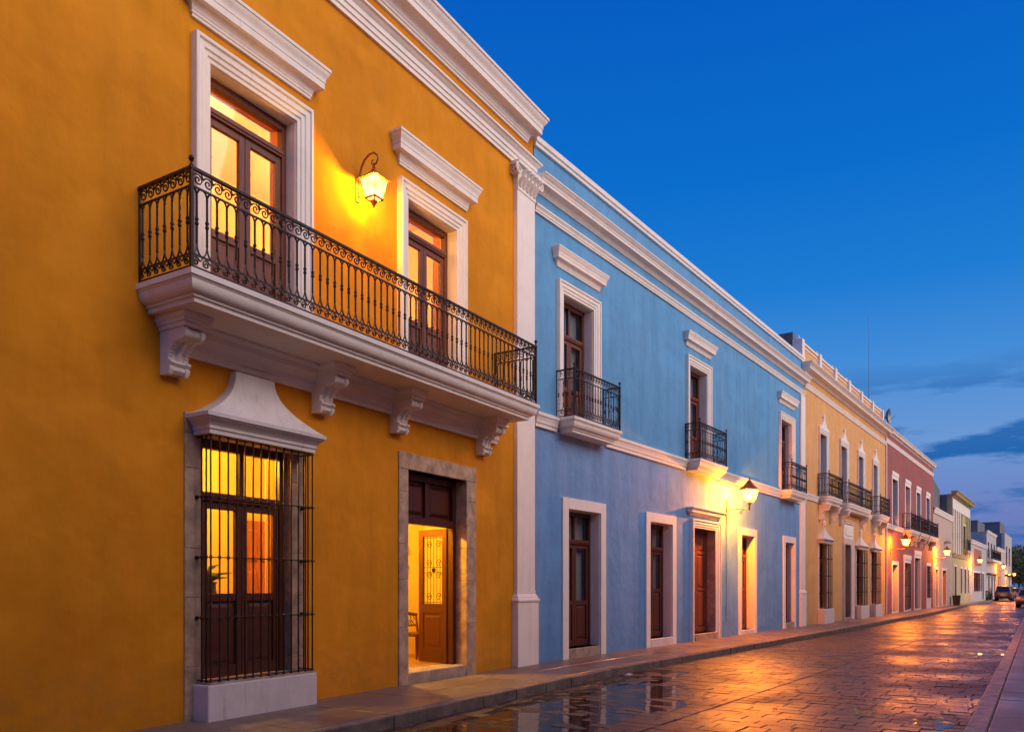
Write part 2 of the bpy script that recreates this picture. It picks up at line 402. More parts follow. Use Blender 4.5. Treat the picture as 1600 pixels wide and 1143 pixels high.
# ------------------------------------------------------------------ reusable building pieces
def french(par, a, b, z0, z1, nd, transom=None, glass=None, wood='wood_dark', gl='glass_dark', curtain=True, name='window', fw=.07, panes=2, detail=True, solid=False):
    """double-leaf timber door or window set back at n = nd (front face)"""
    fr = MB(); fr.box(a, a+fw, nd-.09, nd, z0, z1); fr.box(b-fw, b, nd-.09, nd, z0, z1); fr.box(a+fw, b-fw, nd-.09, nd, z1-fw*1.3, z1)
    ztop = z1-fw*1.3
    if transom:
        fr.box(a+fw, b-fw, nd-.09, nd+.015, transom, transom+.10)
        fr.box(a+fw, b-fw, nd+.015, nd+.03, transom+.03, transom+.065)
    w_ = fr.build(name, wood, par, bevel=.006 if detail else 0)
    mid = (a+b)/2; lt = transom if transom else ztop
    panes_ = []
    for sd, (x0, x1) in enumerate(((a+fw+.004, mid-.003), (mid+.003, b-fw-.004))):
        st = .085; m = MB(); n0, n1 = nd-.075, nd-.02
        m.box(x0, x0+st, n0, n1, z0+.01, lt-.004); m.box(x1-st, x1, n0, n1, z0+.01, lt-.004)
        m.box(x0+st, x1-st, n0, n1, lt-.004-st, lt-.004); m.box(x0+st, x1-st, n0, n1, z0+.01, z0+.01+st*1.6)
        zb = z0+.01+st*1.6
        g0 = glass if glass else lt
        if not solid and glass:
            m.box(x0+st, x1-st, n0, n1, g0-st*1.1, g0)
            panes_.append((x0+st, x1-st, g0, lt-.004-st))
            cells = [(zb, g0-st*1.1)]
        else:
            h = lt-.004-st-zb; k1 = zb+h*.40; k2 = zb+h*.80
            m.box(x0+st, x1-st, n0, n1, k1, k1+st); m.box(x0+st, x1-st, n0, n1, k2, k2+st)
            cells = [(zb, k1), (k1+st, k2), (k2+st, lt-.004-st)]
        for c0, c1 in cells:
            if c1-c0 < .08: continue
            m.box(x0+st, x1-st, n0+.01, n0+.028, c0, c1)
            if detail: m.hexa([(x0+st+.03, n0+.026, c0+.03), (x1-st-.03, n0+.026, c0+.03), (x1-st-.03, n0+.026, c1-.03), (x0+st+.03, n0+.026, c1-.03)],
                              [(x0+st+.065, n0+.046, c0+.065), (x1-st-.065, n0+.046, c0+.065), (x1-st-.065, n0+.046, c1-.065), (x0+st+.065, n0+.046, c1-.065)])
        m.build('leaf', wood, w_, bevel=.004 if detail else 0)
    if transom:
        if solid:
            m = MB(); m.box(a+fw, b-fw, nd-.06, nd-.035, transom+.1, ztop)
            for x0, x1 in ((a+fw+.04, mid-.03), (mid+.03, b-fw-.04)):
                m.hexa([(x0, nd-.036, transom+.14), (x1, nd-.036, transom+.14), (x1, nd-.036, ztop-.04), (x0, nd-.036, ztop-.04)],
                       [(x0+.04, nd-.012, transom+.18), (x1-.04, nd-.012, transom+.18), (x1-.04, nd-.012, ztop-.08), (x0+.04, nd-.012, ztop-.08)])
            m.build('transom_panel', wood, w_)
        else:
            if panes == 2:
                MB().box(mid-.03, mid+.03, nd-.08, nd-.015, transom+.1, ztop).build('mullion', wood, w_)
                panes_ += [(a+fw, mid-.03, transom+.1, ztop), (mid+.03, b-fw, transom+.1, ztop)]
            else: panes_.append((a+fw, b-fw, transom+.1, ztop))
    for p in panes_:
        MB().box(p[0]-.005, p[1]+.005, nd-.052, nd-.046, p[2]-.005, p[3]+.005).build('pane', gl, w_)
    if curtain and panes_:
        lo = min(p[2] for p in panes_)-.1; m = MB(); k = 26; top_ = ztop
        xs = [a+fw+(b-a-2*fw)*i/k for i in range(k+1)]
        ys = [nd-.16+.018*math.sin(i*1.9)+.008*math.sin(i*4.7) for i in range(k+1)]
        for i in range(k): m.face([(xs[i], ys[i], lo), (xs[i+1], ys[i+1], lo), (xs[i+1], ys[i+1], top_), (xs[i], ys[i], top_)])
        m.build('curtain', 'curtain', w_, smooth=60)
    return w_

PROF_SURR = [(.0, .035), (.05, .035), (.055, .055), (.11, .055), (.115, .075), (.19, .075), (.195, .10), (.235, .10), (.24, .085)]
def surround(par, a, b, z0, z1, wid=.24, th=1.0, name='window_surround', mat='white_trim', flat=False):
    pr = [(w_*wid/.24, p*th) for w_, p in PROF_SURR] if not flat else [(0, .045*th), (wid, .045*th)]
    return MB().surround(a, b, z0, z1, pr).build(name, mat, par, bevel=.004)
def cornice_prof(z0, z1, p, steps):
    """classic cornice: fillets, cove, corona, cyma. steps scales detail"""
    h = z1-z0
    pts = [(0, 0), (.10, 0), (.10, .07), (.16, .09), (.16, .16), (.20, .18)]
    pts += [(.20+.22*(1-math.cos(t_*math.pi/2/5)), .18+.16*math.sin(t_*math.pi/2/5)) for t_ in range(1, 6)]
    pts += [(.46, .36), (.70, .37), (.70, .55), (.74, .57), (.74, .62)]
    pts += [(.74+.20*(t_/6-.12*math.sin(2*math.pi*t_/6)), .62+.28*t_/6) for t_ in range(1, 7)]
    pts += [(1.0, .91), (1.0, 1.0), (0, 1.0)]
    return [(a*p, z0+b*h) for a, b in pts]
def string_prof(z0, z1, p):
    h = z1-z0
    return [(0, z0), (.45*p, z0), (.45*p, z0+.25*h), (.62*p, z0+.28*h), (.62*p, z0+.5*h), (.8*p, z0+.62*h), (.86*p, z0+.74*h), (p, z0+.76*h), (p, z0+h), (0, z0+h)]
def band(par, s0, s1, prof, rl=False, rr=False, name='cornice', mat='white_trim'):
    path = ([(s0, -.03)] if rl else []) + [(s0, 0), (s1, 0)] + ([(s1, -.03)] if rr else [])
    prof = [(max(o, -.03) if o > 0 else -.028 if not (rl or rr) else 0.0, z) for o, z in prof]
    return MB().sweep(path, prof).build(name, mat, par, smooth=35)
def hood(par, a, b, z0, z1, p, name='window_hood', mat='white_trim'):
    pts = [(a+p, -.03), (a+p, .01), (b-p, .01), (b-p, -.03)]
    return MB().sweep(pts, cornice_prof(z0, z1, p, 1), top=True, bottom=True).build(name, mat, par, smooth=35)
def slab_prof(z0, z1):
    h = z1-z0
    P = [(-.14, 0), (-.14, .16), (-.115, .18), (-.115, .27)]
    P += [(-.115+.085*math.sin(t_*math.pi/2/6), .27+.42*(1-math.cos(t_*math.pi/2/6))) for t_ in range(1, 7)]
    P += [(-.02, .71), (-.02, .76), (0, .78), (0, .985), (-.008, 1.0)]
    return [(o, z0+k*h) for o, k in P]

def baluster_geo(m, x, y, pitch, z0, lo, hi, r=.0085, k=5, seg=5, dirv='s'):
    """one bar with knob and split arches at both ends; dirv: along s or n"""
    D = (lambda d: (x+d, y)) if dirv == 's' else (lambda d: (x, y+d))
    zl, zh = z0+lo, z0+hi; H = zh-zl; h = pitch/2
    at, ab = .085, .13          # the bar splits into a round arch above and a longer one below
    m.tube([(x, y, zl+ab-.01), (x, y, zh-at+.01)], r, k)
    for sgn in (-1, 1):
        for ah, z_end, up in ((at, zh, 1), (ab, zl, -1)):
            pts = []
            for i in range(seg+1):
                q = math.pi/2*i/seg; pts.append((*D(sgn*h*(1-math.cos(q))), z_end-up*ah+up*ah*math.sin(q)))
            m.tube(pts, r*.80, 4, False)
    zc = (zl+zh)/2
    m.lathe((x, y, zc), [(.006, -.045), (.016, -.038), (.022, -.02), (.014, -.004), (.014, .004), (.022, .02), (.016, .038), (.006, .045)], 8)
    for zz in (zl+ab, zh-at): m.lathe((x, y, zz), [(.008, -.012), (.014, -.006), (.014, .006), (.008, .012)], 6)
def scroll_geo(m, x, y, pitch, z0, h, flip=1, dirv='s', r=.0088, seg=14):
    """S scroll filling pitch x h"""
    D = (lambda p: (x+p[0], y, z0+p[2])) if dirv == 's' else (lambda p: (x, y+p[0], z0+p[2]))
    R0 = min(h, pitch*1.35)*.40
    sp = spiral((flip*pitch*.10, 0, h*.47), R0, R0*.16, math.pi*(.9 if flip > 0 else .1), flip*-1.6, seg)
    tail = [(flip*-pitch*.62, 0, h*.98), (flip*-pitch*.50, 0, h*.80), (flip*-pitch*.36, 0, h*.60)]
    m.tube([D(p) for p in tail+sp], r, 4)

def railing(par, a, b, dep, z0, top, pitch=.122, singles=False, band_lo=.15, band_hi=.19, rad=.0085):
    """three-sided wrought iron railing a..b, standing out to n=dep; z0 bottom, top handrail"""
    H = top-z0; lo, hi = band_lo, H-band_hi
    path = [(a, 0.0), (a, dep), (b, dep), (b, 0.0)]
    m = MB()
    for zz, hw, hh in ((H-.012, .022, .014), (hi, .011, .008), (lo, .011, .008), (.025, .011, .008)):
        m.sweep(path, [(-hw, z0+zz-hh), (hw, z0+zz-hh), (hw*.9, z0+zz+hh), (-hw*.9, z0+zz+hh), (-hw, z0+zz-hh)])
    m.build('handrail', 'iron', par)
    for (x, y) in ((a, dep), (b, dep)):
        MB().box(x-.016, x+.016, y-.016, y+.016, z0, z0+H+.012).lathe((x, y, z0+H+.012), [(.02, 0), (.012, .012), (.008, .03), (.02, .042), (.030, .062), (.030, .074), (.018, .092), (.004, .10)], 10).build('post', 'iron', par, smooth=40)
    for x in (a, b): MB().box(x-.010, x+.010, -.0, .02, z0, z0+H-.02).build('wall_post', 'iron', par)
    nf = max(3, round((b-a)/pitch)); pf = (b-a)/nf; ns = max(2, round(dep/pitch)); ps = dep/ns
    spots = [('s', a+pf*(i+.5), dep, pf) for i in range(nf)] + [('n', x, ps*(i+.5), ps) for x in (a, b) for i in range(ns)]
    if singles:
        bs = {}
        for d in ('s', 'n'):
            p = pf if d == 's' else ps
            mb = MB(); baluster_geo(mb, 0, 0, p, 0, lo, hi, rad, dirv=d); bs[d] = mb.mesh('baluster', 'iron', smooth=50)
            mb = MB(); scroll_geo(mb, 0, 0, p, 0, band_hi-.03, 1, d); bs[d+'u'] = mb.mesh('scroll', 'iron', smooth=60)
            mb = MB(); scroll_geo(mb, 0, 0, p, 0, band_lo-.03, -1, d); bs[d+'l'] = mb.mesh('scroll', 'iron', smooth=60)
        for d, x, y, p in spots:
            put('baluster', bs[d], par, (x, y, z0))
            put('scroll', bs[d+'u'], par, (x, y, z0+hi+.008)); put('scroll', bs[d+'l'], par, (x, y, z0+.03))
    else:
        mb = MB()
        for d, x, y, p in spots: baluster_geo(mb, x, y, p, z0, lo, hi, rad, 4, 3, d)
        tag(mb.build('baluster_row', 'iron', par), kind='stuff')
        mb = MB()
        for d, x, y, p in spots:
            scroll_geo(mb, x, y, p, z0+hi+.008, band_hi-.03, 1, d, .0065, 9); scroll_geo(mb, x, y, p, z0+.03, band_lo-.03, -1, d, .0065, 9)
        tag(mb.build('scrollwork', 'iron', par), kind='stuff')

def corbel(par, x, z0, z1, dep, wid):
    """carved console: capped block, concave leafy front and scrolled foot"""
    h = z1-z0; m = MB(); hw = wid/2
    m.sweep([(x-hw-.02, -.02), (x-hw-.02, dep-.03), (x+hw+.02, dep-.03), (x+hw+.02, -.02)],
            [(0, z1-.15), (.0, z1-.11), (.02, z1-.10), (.02, z1-.075), (.045, z1-.05), (.045, z1-.003), (0, z1-.002)], top=True, bottom=True)
    def front(bump, off):
        pr = []
        zt = z1-.152
        # rounded scroll under the cap
        c = (dep-.13, zt-.055)
        for i in range(7):
            a = math.pi/2 - math.pi*.95*i/6; pr.append((c[0]+(.055+off)*math.cos(a)+.02, c[1]+(.055+off)*math.sin(a)))
        k = 18
        for i in range(1, k+1):
            t_ = i/k; z = (zt-.11)*(1-t_)+(z0+.14)*t_
            n_ = .125+(dep-.20-.125)*(1-t_)**2.3
            pr.append((n_+off+(bump*math.sin(i*1.9) if bump else 0), z))
        pr += [(.165+off, z0+.13), (.175+off, z0+.105), (.155+off, z0+.085), (.135+off, z0+.075), (.155+off, z0+.06), (.155+off, z0+.03), (.12+off, z0-off), (-.02, z0-off)]
        return [(-.02, zt)] + pr
    m.prism_s(front(0, 0), x-hw+.035, x+hw-.035)
    for q in (-1, 1): m.prism_s(front(.011, .014), x+q*hw-(.05 if q > 0 else 0), x+q*hw+(0 if q > 0 else .05))
    for i in range(6):      # leaf ribs down the middle
        t_ = (i+.5)/6; z = (z1-.27)*(1-t_)+(z0+.16)*t_; n_ = .125+(dep-.325)*(1-((z1-.262-z)/(z1-.262-z0-.14)))**2.3
        m.lathe((x, n_-.005, z), [(.005, -.035), (.03, -.015), (.034, 0), (.022, .03), (.004, .045)], 7)
    return m.build('corbel', 'white_trim', par, smooth=40)

def bell_hood(par, c, hw, z0, zb, z1, dep, wtop, dtop, name='window_hood', mat='white_plinth', seg=12):
    """concave, bell shaped hood over a grille window with a moulded lower edge"""
    m = MB(); x0, x1 = c-hw, c+hw; h = zb-z0
    m.sweep([(x0, -.02), (x0, dep), (x1, dep), (x1, -.02)], [(-.10, z0), (-.10, z0+.2*h), (-.085, z0+.25*h), (-.085, z0+.4*h), (-.05, z0+.62*h), (-.02, z0+.72*h), (-.02, z0+.78*h), (0, z0+.8*h), (0, zb)], top=True, bottom=True)
    rings = []
    for i in range(seg+1):
        t_ = i/seg; k = (1-t_)**2.15
        w_ = wtop+(hw-.012-wtop)*k; d = dtop+(dep-.012-dtop)*k; z = zb+(z1-zb)*t_
        rings.append([m.q(p) for p in ((c-w_, -.02, z), (c-w_, d, z), (c+w_, d, z), (c+w_, -.02, z))])
    for i in range(seg):
        for j in range(3): m.f.append([rings[i][j], rings[i][j+1], rings[i+1][j+1], rings[i+1][j]])
    m.f.append(rings[-1]); m.f.append(rings[0])
    return m.build(name, mat, par, smooth=30)

def grille(par, a, b, z0, z1, dep, nb, hz, r=.010, singles=True):
    g = MB()
    for zz in [z0+.02]+hz+[z1-.03]:
        g.sweep([(a-.02, -.03), (a-.02, dep), (b+.02, dep), (b+.02, -.03)] if zz in hz else [(a, -.03), (a, dep), (b, dep), (b, -.03)],
                [(-.014, zz-.006), (.014, zz-.006), (.014, zz+.006), (-.014, zz+.006), (-.014, zz-.006)])
    for zz in hz:
        for x in (a-.02, b+.02): g.lathe((x, .03, zz-.02), [(.012, 0), (.026, .008), (.026, .032), (.012, .04)], 8)
    go = g.build('grille', 'iron', par)
    mb = MB(); mb.tube([(0, 0, 0), (0, 0, z1-z0)], r, 8)
    for zz in hz: mb.lathe((0, 0, zz-z0), [(.011, -.022), (.017, -.014), (.017, .014), (.011, .022)], 8)
    mb.lathe((0, 0, 0), [(.02, 0), (.02, .02), (.011, .03)], 8)
    me = mb.mesh('bar', 'iron', smooth=50)
    for i in range(nb): put('bar', me, go, (a+(b-a)*i/(nb-1), dep, z0))
    for x in (a, b):
        for n_ in (dep*.36, dep*.68): put('bar', me, go, (x, n_, z0))
    return go

def shell(par, L, z1, depth, mat='plaster_grey', zroof=None, z0=-.3, n0=-.455):
    """side walls, back wall and roof of a house"""
    zr = zroof or z1-.5; m = MB(); e = .012
    m.box(e, .3, -depth, n0, z0, z1-.01); m.build('side_wall', mat, par)
    MB().box(L-.3, L-e, -depth, n0, z0, z1-.01).build('side_wall', mat, par)
    MB().box(.302, L-.302, -depth, -depth+.3, z0, zr+.3).build('back_wall', mat, par)
    MB().box(.302, L-.302, -depth+.302, n0-.002, zr-.25, zr).build('roof', mat, par)

def pointlight(name, par, loc, power, col=(1, .62, .22), rad=.05):
    l = bpy.data.lights.new(name, 'POINT'); l.energy = power; l.color = col; l.shadow_soft_size = rad
    o = bpy.data.objects.new(name, l); COL.objects.link(o); o.location = (loc[0], -loc[1], loc[2]); o.parent = par
    return o

# ================================================================== setting: ground, road, pavements
KT = math.tan((AB-AY)/2)
def bframe(name, f='b', z=0):
    return None
g = MB(); g.face([(-400, -600, -.30), (900, -600, -.30), (900, 700, -.30), (-400, 700, -.30)])
ground = place(g.build('ground', 'joint_dirt'), 'b', 0, 0); tag(ground, 'dark earth under and around the street', None, kind='structure')

def kerb_n(s):       # left kerb line in the blue frame
    for (a, na), (b, nb) in zip(((0, 1.7), (40, 1.7), (62, 1.0), (95, .32)), ((40, 1.7), (62, 1.0), (95, .32), (400, .32))):
        if a <= s <= b: return na+(nb-na)*(s-a)/(b-a)
    return 1.7
def rkerb_n(s): return 7.69-(s+2.55)*.0352 if s < 37 else 6.298
ZR = -.15
PAVE_END = 46.0
m = MB(); m.face([(-16, 0.3, ZR-.016), (PAVE_END, 0.3, ZR-.016), (PAVE_END, 12, ZR-.016), (-16, 12, ZR-.016)])
m.face([(PAVE_END, -4, ZR-.001), (420, -4, ZR-.001), (420, 9, ZR-.001), (PAVE_END, 9, ZR-.001)])
road = place(m.build('road', 'joint_dirt'), 'b', 0, 0); road.data.materials.append(MATS['road_wet']); road.data.polygons[1].material_index = 1
tag(road, 'wet stone paved street running away between the kerbs', None, kind='structure')
# pavers: courses run across the street
rnd = random.Random(3)
def rel_cam(s, n):
    (x, y), _ = frame('b', s, n); return x, y
pav = []
s_ = -15.6; row = 0
while s_ < PAVE_END-.1:
    ds = .27+rnd.uniform(-.02, .02); n_ = 1.0+(row % 2)*.17+rnd.uniform(-.04, .04); hi = rkerb_n(s_)+.05
    while n_ < hi:
        dn = rnd.choice((.28, .34, .44))+rnd.uniform(-.02, .02)
        cut = n_ < 4.62 < n_+dn+.10
        if cut: dn = 4.62-n_          # the long joint down the middle of the road
        if dn > .05: pav.append((s_, s_+ds, n_, min(n_+dn, hi+.02)))
        n_ += dn+(.016 if cut else 0)
    s_ += ds; row += 1
def paver_geo(m, p, loc=False):
    a, b, c, d = p; gp = .0026; cx, cy = ((a+b)/2, (c+d)/2) if loc else (0, 0)
    a, b, c, d = a+gp-cx, b-gp-cx, c+gp-cy, d-gp-cy
    z = ZR+rnd.uniform(-.003, .003); ta, tb = rnd.uniform(-.0025, .0025), rnd.uniform(-.0025, .0025); e = .007
    base = [(a, c, ZR-.05), (b, c, ZR-.05), (b, d, ZR-.05), (a, d, ZR-.05)]
    j = lambda: rnd.uniform(-.003, .003)
    r1 = [(a+j(), c+j(), z-.008-ta-tb), (b+j(), c+j(), z-.008+ta-tb), (b+j(), d+j(), z-.008+ta+tb), (a+j(), d+j(), z-.008-ta+tb)]
    r2 = [(a+e, c+e, z-ta-tb), (b-e, c+e, z+ta-tb), (b-e, d-e, z+ta+tb), (a+e, d-e, z-ta+tb)]
    i0 = [m.q(q) for q in base]; i1 = [m.q(q) for q in r1]; i2 = [m.q(q) for q in r2]
    for k in range(4):
        m.f.append([i0[k], i0[(k+1) % 4], i1[(k+1) % 4], i1[k]]); m.f.append([i1[k], i1[(k+1) % 4], i2[(k+1) % 4], i2[k]])
    m.f.append(i2)
def seen(p):
    x, y = rel_cam((p[0]+p[1])/2, (p[2]+p[3])/2); left = 1.75 if (p[0] > 0) else 1.75-(p[0])*.0754
    if (p[2]+p[3])/2 < left or y < 7.5: return 1e9
    u = x/y
    return y if -.66 < u < .66 and y > 8.9 else 1e9
pav.sort(key=seen)
for p in pav[:300]:
    mb = MB(); paver_geo(mb, p, True); mb.build('paving_stone', 'road_wet', road, ((p[0]+p[1])/2, (p[2]+p[3])/2, 0))
mb = MB()
for p in pav[300:]: paver_geo(mb, p)
tag(mb.build('paving_field', 'road_wet', road), kind='stuff')

# pavement slabs and kerbstones
def quad_block(m, pts, z0, z1, e=.008):
    i0 = [m.q((x, y, z0)) for x, y in pts]; i1 = [m.q((x, y, z1-e)) for x, y in pts]
    cx = sum(p[0] for p in pts)/4; cy = sum(p[1] for p in pts)/4
    i2 = [m.q((x+(e if x < cx else -e), y+(e if y < cy else -e), z1)) for x, y in pts]
    for k in range(4):
        m.f.append([i0[k], i0[(k+1) % 4], i1[(k+1) % 4], i1[k]]); m.f.append([i1[k], i1[(k+1) % 4], i2[(k+1) % 4], i2[k]])
    m.f.append(i2)
def pavement(f, s0, s1, mitre0, mitre1, label, klabel, step, nk, right=False):
    """slab-by-slab footway between the wall (n=0) and the kerb"""
    bed = MB(); L = lambda n: s0+(n*KT if mitre0 else 0); Rr = lambda n: s1-(n*KT if mitre1 else 0)
    n0, n1 = (-.6, nk(s0)-.02)
    bed.prism_z([(L(0), -.6), (Rr(0), -.6), (Rr(n1), nk(s1)-.03), (L(n1), nk(s0)-.03)], -.29, -.012)
    po = place(bed.build('pavement', 'joint_dirt'), f, 0, 0); tag(po, label, None, kind='structure')
    kb = MB(); kb.prism_z([(L(1.5), nk(s0)-.17), (Rr(1.5), nk(s1)-.17), (Rr(n1), nk(s1)-.03), (L(n1), nk(s0)-.03)], -.288, -.014)
    ko = place(kb.build('kerb', 'joint_dirt'), f, 0, 0); tag(ko, klabel, None, kind='structure')
    a = s0
    while a < s1-.05:
        b = min(a+step*rnd.uniform(.92, 1.08), s1); 
        if s1-b < .35: b = s1
        la = (lambda n: L(n)) if a == s0 else (lambda n, a=a: a); lb = (lambda n: Rr(n)) if b == s1 else (lambda n, b=b: b)
        ka, kb_ = nk(a)-.16, nk(b)-.16; sp = rnd.choice((.52, .5, .56)) 
        rows_ = ((-.02, .5), (.5, 1)) if rnd.random() < .8 else ((-.02, 1),)
        for r0, r1 in rows_:
            y0a, y1a, y0b, y1b = ka*r0, ka*r1, kb_*r0, kb_*r1; gp = .004
            mb = MB(); quad_block(mb, [(la(y0a)+gp, y0a+gp), (lb(y0b)-gp, y0b+gp), (lb(y1b)-gp, y1b-gp), (la(y1a)+gp, y1a-gp)], -.10, rnd.uniform(-.003, .002))
            mb.build('slab', 'pavement_concrete', po)
        a = b
    a = s0
    while a < s1-.05:
        b = min(a+rnd.uniform(.85, 1.15), s1)
        if s1-b < .3: b = s1
        la = (lambda n: L(n)) if a == s0 else (lambda n, a=a: a); lb = (lambda n: Rr(n)) if b == s1 else (lambda n, b=b: b)
        gp = .006; o = rnd.uniform(-.012, .012)
        i_, j_ = nk(a)-.155, nk(b)-.155
        mb = MB(); quad_block(mb, [(la(i_)+gp, i_), (lb(j_)-gp, j_), (lb(j_+.155)-gp, nk(b)+o), (la(i_+.155)+gp, nk(a)+o)], -.25, rnd.uniform(-.004, .004), .014)
        mb.build('kerbstone', 'kerb_stone', ko)
        a = b
    return po
pavement('y', -15, 0, False, True, 'concrete footway in front of the near yellow house', 'worn stone kerb in front of the near yellow house', 1.25, lambda s: 1.7)
pavement('b', 0, 26, True, False, 'concrete footway along the blue house', 'worn stone kerb along the blue house', 1.3, kerb_n)
# the far footway, too far off to tell slabs apart
m = MB(); pts = [26.004, 40, 50, 62, 80, 95, 200]
for a, b in zip(pts, pts[1:]): m.hexa([(a, -.6, -.29), (b, -.6, -.29), (b, kerb_n(b)-.2, -.29), (a, kerb_n(a)-.2, -.29)], [(a, -.6, 0), (b, -.6, 0), (b, kerb_n(b)-.2, 0), (a, kerb_n(a)-.2, 0)])
tag(place(m.build('pavement', 'pavement_far'), 'b', 0, 0), 'far stretch of footway past the ochre and red houses', None, kind='structure')
m = MB()
for a, b in zip(pts, pts[1:]): m.hexa([(a, kerb_n(a)-.196, -.29), (b, kerb_n(b)-.196, -.29), (b, kerb_n(b), -.29), (a, kerb_n(a), -.29)], [(a, kerb_n(a)-.196, .003), (b, kerb_n(b)-.196, .003), (b, kerb_n(b), .003), (a, kerb_n(a), .003)])
tag(place(m.build('kerb', 'kerb_stone'), 'b', 0, 0), 'far stretch of kerb past the ochre and red houses', None, kind='structure')

# right-hand footway, on which the viewer stands
m = MB(); m.prism_z([(-18, rkerb_n(-18)+.05), (120, rkerb_n(120)+.05), (120, 12.5), (-18, 13.5)], -.29, -.014)
rp = tag(place(m.build('pavement', 'joint_dirt'), 'b', 0, 0), 'footway slabs at the right edge of the picture', None, kind='structure')
m = MB(); m.prism_z([(-18, rkerb_n(-18)+.02), (120, rkerb_n(120)+.02), (120, rkerb_n(120)+.2), (-18, rkerb_n(-18)+.2)], -.288, -.016)
rk = tag(place(m.build('kerb', 'joint_dirt'), 'b', 0, 0), 'pale kerb of the right-hand footway', None, kind='structure')
a = -16.0
while a < 60:
    b = a+rnd.uniform(.9, 1.2); gp = .003
    mb = MB(); quad_block(mb, [(a+gp, rkerb_n(a)), (b-gp, rkerb_n(b)), (b-gp, rkerb_n(b)+.205), (a+gp, rkerb_n(a)+.205)], -.25, rnd.uniform(-.004, .004), .016)
    mb.build('kerbstone', 'kerb_pale', rk); a = b
a = -16.0
while a < 60:
    b = a+rnd.uniform(.75, 1.05); gp = .004
    for r0, r1 in ((.212, 1.5), (1.5, 2.8), (2.8, 4.4)):
        mb = MB(); quad_block(mb, [(a+gp, rkerb_n(a)+r0+gp), (b-gp, rkerb_n(b)+r0+gp), (b-gp, rkerb_n(b)+r1-gp), (a+gp, rkerb_n(a)+r1-gp)], -.10, rnd.uniform(-.004, .002))
        mb.build('slab', 'pavement_pale', rp)
    a = b

def puddle(label, f, cs, cn, ls, ln, seed, z, k=44, spike=.28):
    r_ = random.Random(seed); ph = [r_.uniform(0, 6.28) for _ in range(6)]
    pts = []
    for i in range(k):
        a = 2*math.pi*i/k; q = 1+spike*(.5*math.sin(2*a+ph[0])+.35*math.sin(3*a+ph[1])+.3*math.sin(5*a+ph[2])+.22*math.sin(8*a+ph[3])+.15*math.sin(13*a+ph[4]))
        pts.append((ls*q*math.cos(a), ln*q*math.sin(a)))
    m = MB(); c = m.q((0, 0, .0)); ring = [m.q((x, y, -.0015)) for x, y in pts]; inn = [m.q((x*.9, y*.9, 0)) for x, y in pts]
    for i in range(k): m.f.append([ring[i], ring[(i+1) % k], inn[(i+1) % k], inn[i]]); m.f.append([inn[i], inn[(i+1) % k], c])
    o = place(m.build('puddle', 'puddle_water', smooth=60), f, cs, cn, z); return tag(o, label, None, kind='structure')
puddle('shallow puddle along the kerb below the yellow house', 'y', -4.0, 2.85, 3.3, 1.15, 3, ZR+.0012)
puddle('rain puddle in the gutter past the yellow house', 'b', .4, 2.25, 1.7, .50, 5, ZR+.0012)
puddle('small bright puddle in the middle of the road', 'b', -1.7, 6.45, .34, .27, 11, ZR+.0020, spike=.4)
puddle('puddle lying against the right-hand kerb', 'b', -2.1, 7.25, .45, .22, 9, ZR+.0024, spike=.35)
puddle('thin strip of standing water at the right-hand kerb', 'b', 9.6, 6.75, .40, .62, 14, ZR+.0022, spike=.2)

# ================================================================== near yellow house
LY = 15.0
yh = thing('yellow_house', 'near yellow plaster house with long iron balcony and barred window', 'house', 'y', -LY)
Yx = lambda s: s+LY
W1 = (Yx(-7.53), Yx(-6.20), 4.69, 7.49); W2 = (Yx(-3.92), Yx(-2.63), 4.69, 7.44)
GW = (Yx(-7.64), Yx(-6.28), .42, 3.22); DR = (Yx(-3.91), Yx(-2.32), .17, 3.30)
MB().wall(0, LY, -.28, 10.52, [W1, W2, GW, DR], .45).build('wall', 'plaster_yellow', yh, bevel=.012, seg=2)
shell(yh, LY, 10.5, 9, 'plaster_grey', 9.9)
# entablature
A = [(0, 9.41), (.04, 9.41), (.04, 9.475), (.06, 9.48), (.06, 9.555), (.08, 9.56), (.08, 9.635), (.11, 9.655), (.13, 9.69), (.16, 9.70), (.16, 9.735), (0, 9.74)]
band(yh, .0, LY-.05, A, rr=True, name='architrave')
band(yh, .0, LY-.30, cornice_prof(10.02, 10.54, .34, 1), rr=True, name='cornice')
MB().box(LY-1.25, LY-.85, -.42, -.06, 10.5, 10.80).box(LY-1.20, LY-.90, -.40, -.08, 10.80, 10.86).build('parapet_block', 'white_trim', yh, bevel=.02)
MB().box(LY-.80, LY-.60, -.40, -.14, 10.5, 10.70).build('parapet_block', 'white_trim', yh, bevel=.02)
# pilaster with plinth and leafy capital
pm = MB(); a, b = Yx(-.74), Yx(-.075)
pm.box(a, b, -.02, .085, 1.42, 8.95)
pm.sweep([(a-.05, -.02), (a-.05, .13), (b+.07, .13), (b+.07, -.02)], [(0, -.1), (0, 1.20), (.012, 1.21), (.022, 1.24), (.012, 1.27), (-.01, 1.285), (-.01, 1.31), (-.045, 1.36), (-.045, 1.42), (-.055, 1.44)], top=True, bottom=True)
pil = pm.build('pilaster', 'white_trim', yh, bevel=.005)
cp = MB(); cx = (a+b)/2; hw = (b-a)/2
cp.hexa([(a-.005, -.02, 8.93), (b+.005, -.02, 8.93), (b+.005, .10, 8.93), (a-.005, .10, 8.93)], [(a-.005, -.02, 9.0), (b+.005, -.02, 9.0), (b+.005, .10, 9.0), (a-.005, .10, 9.0)])
cp.hexa([(a, -.02, 9.0), (b, -.02, 9.0), (b, .09, 9.0), (a, .09, 9.0)], [(a-.06, -.02, 9.34), (b+.06, -.02, 9.34), (b+.06, .14, 9.34), (a-.06, .14, 9.34)])
cp.box(a-.13, b+.13, -.02, .20, 9.345, 9.405)
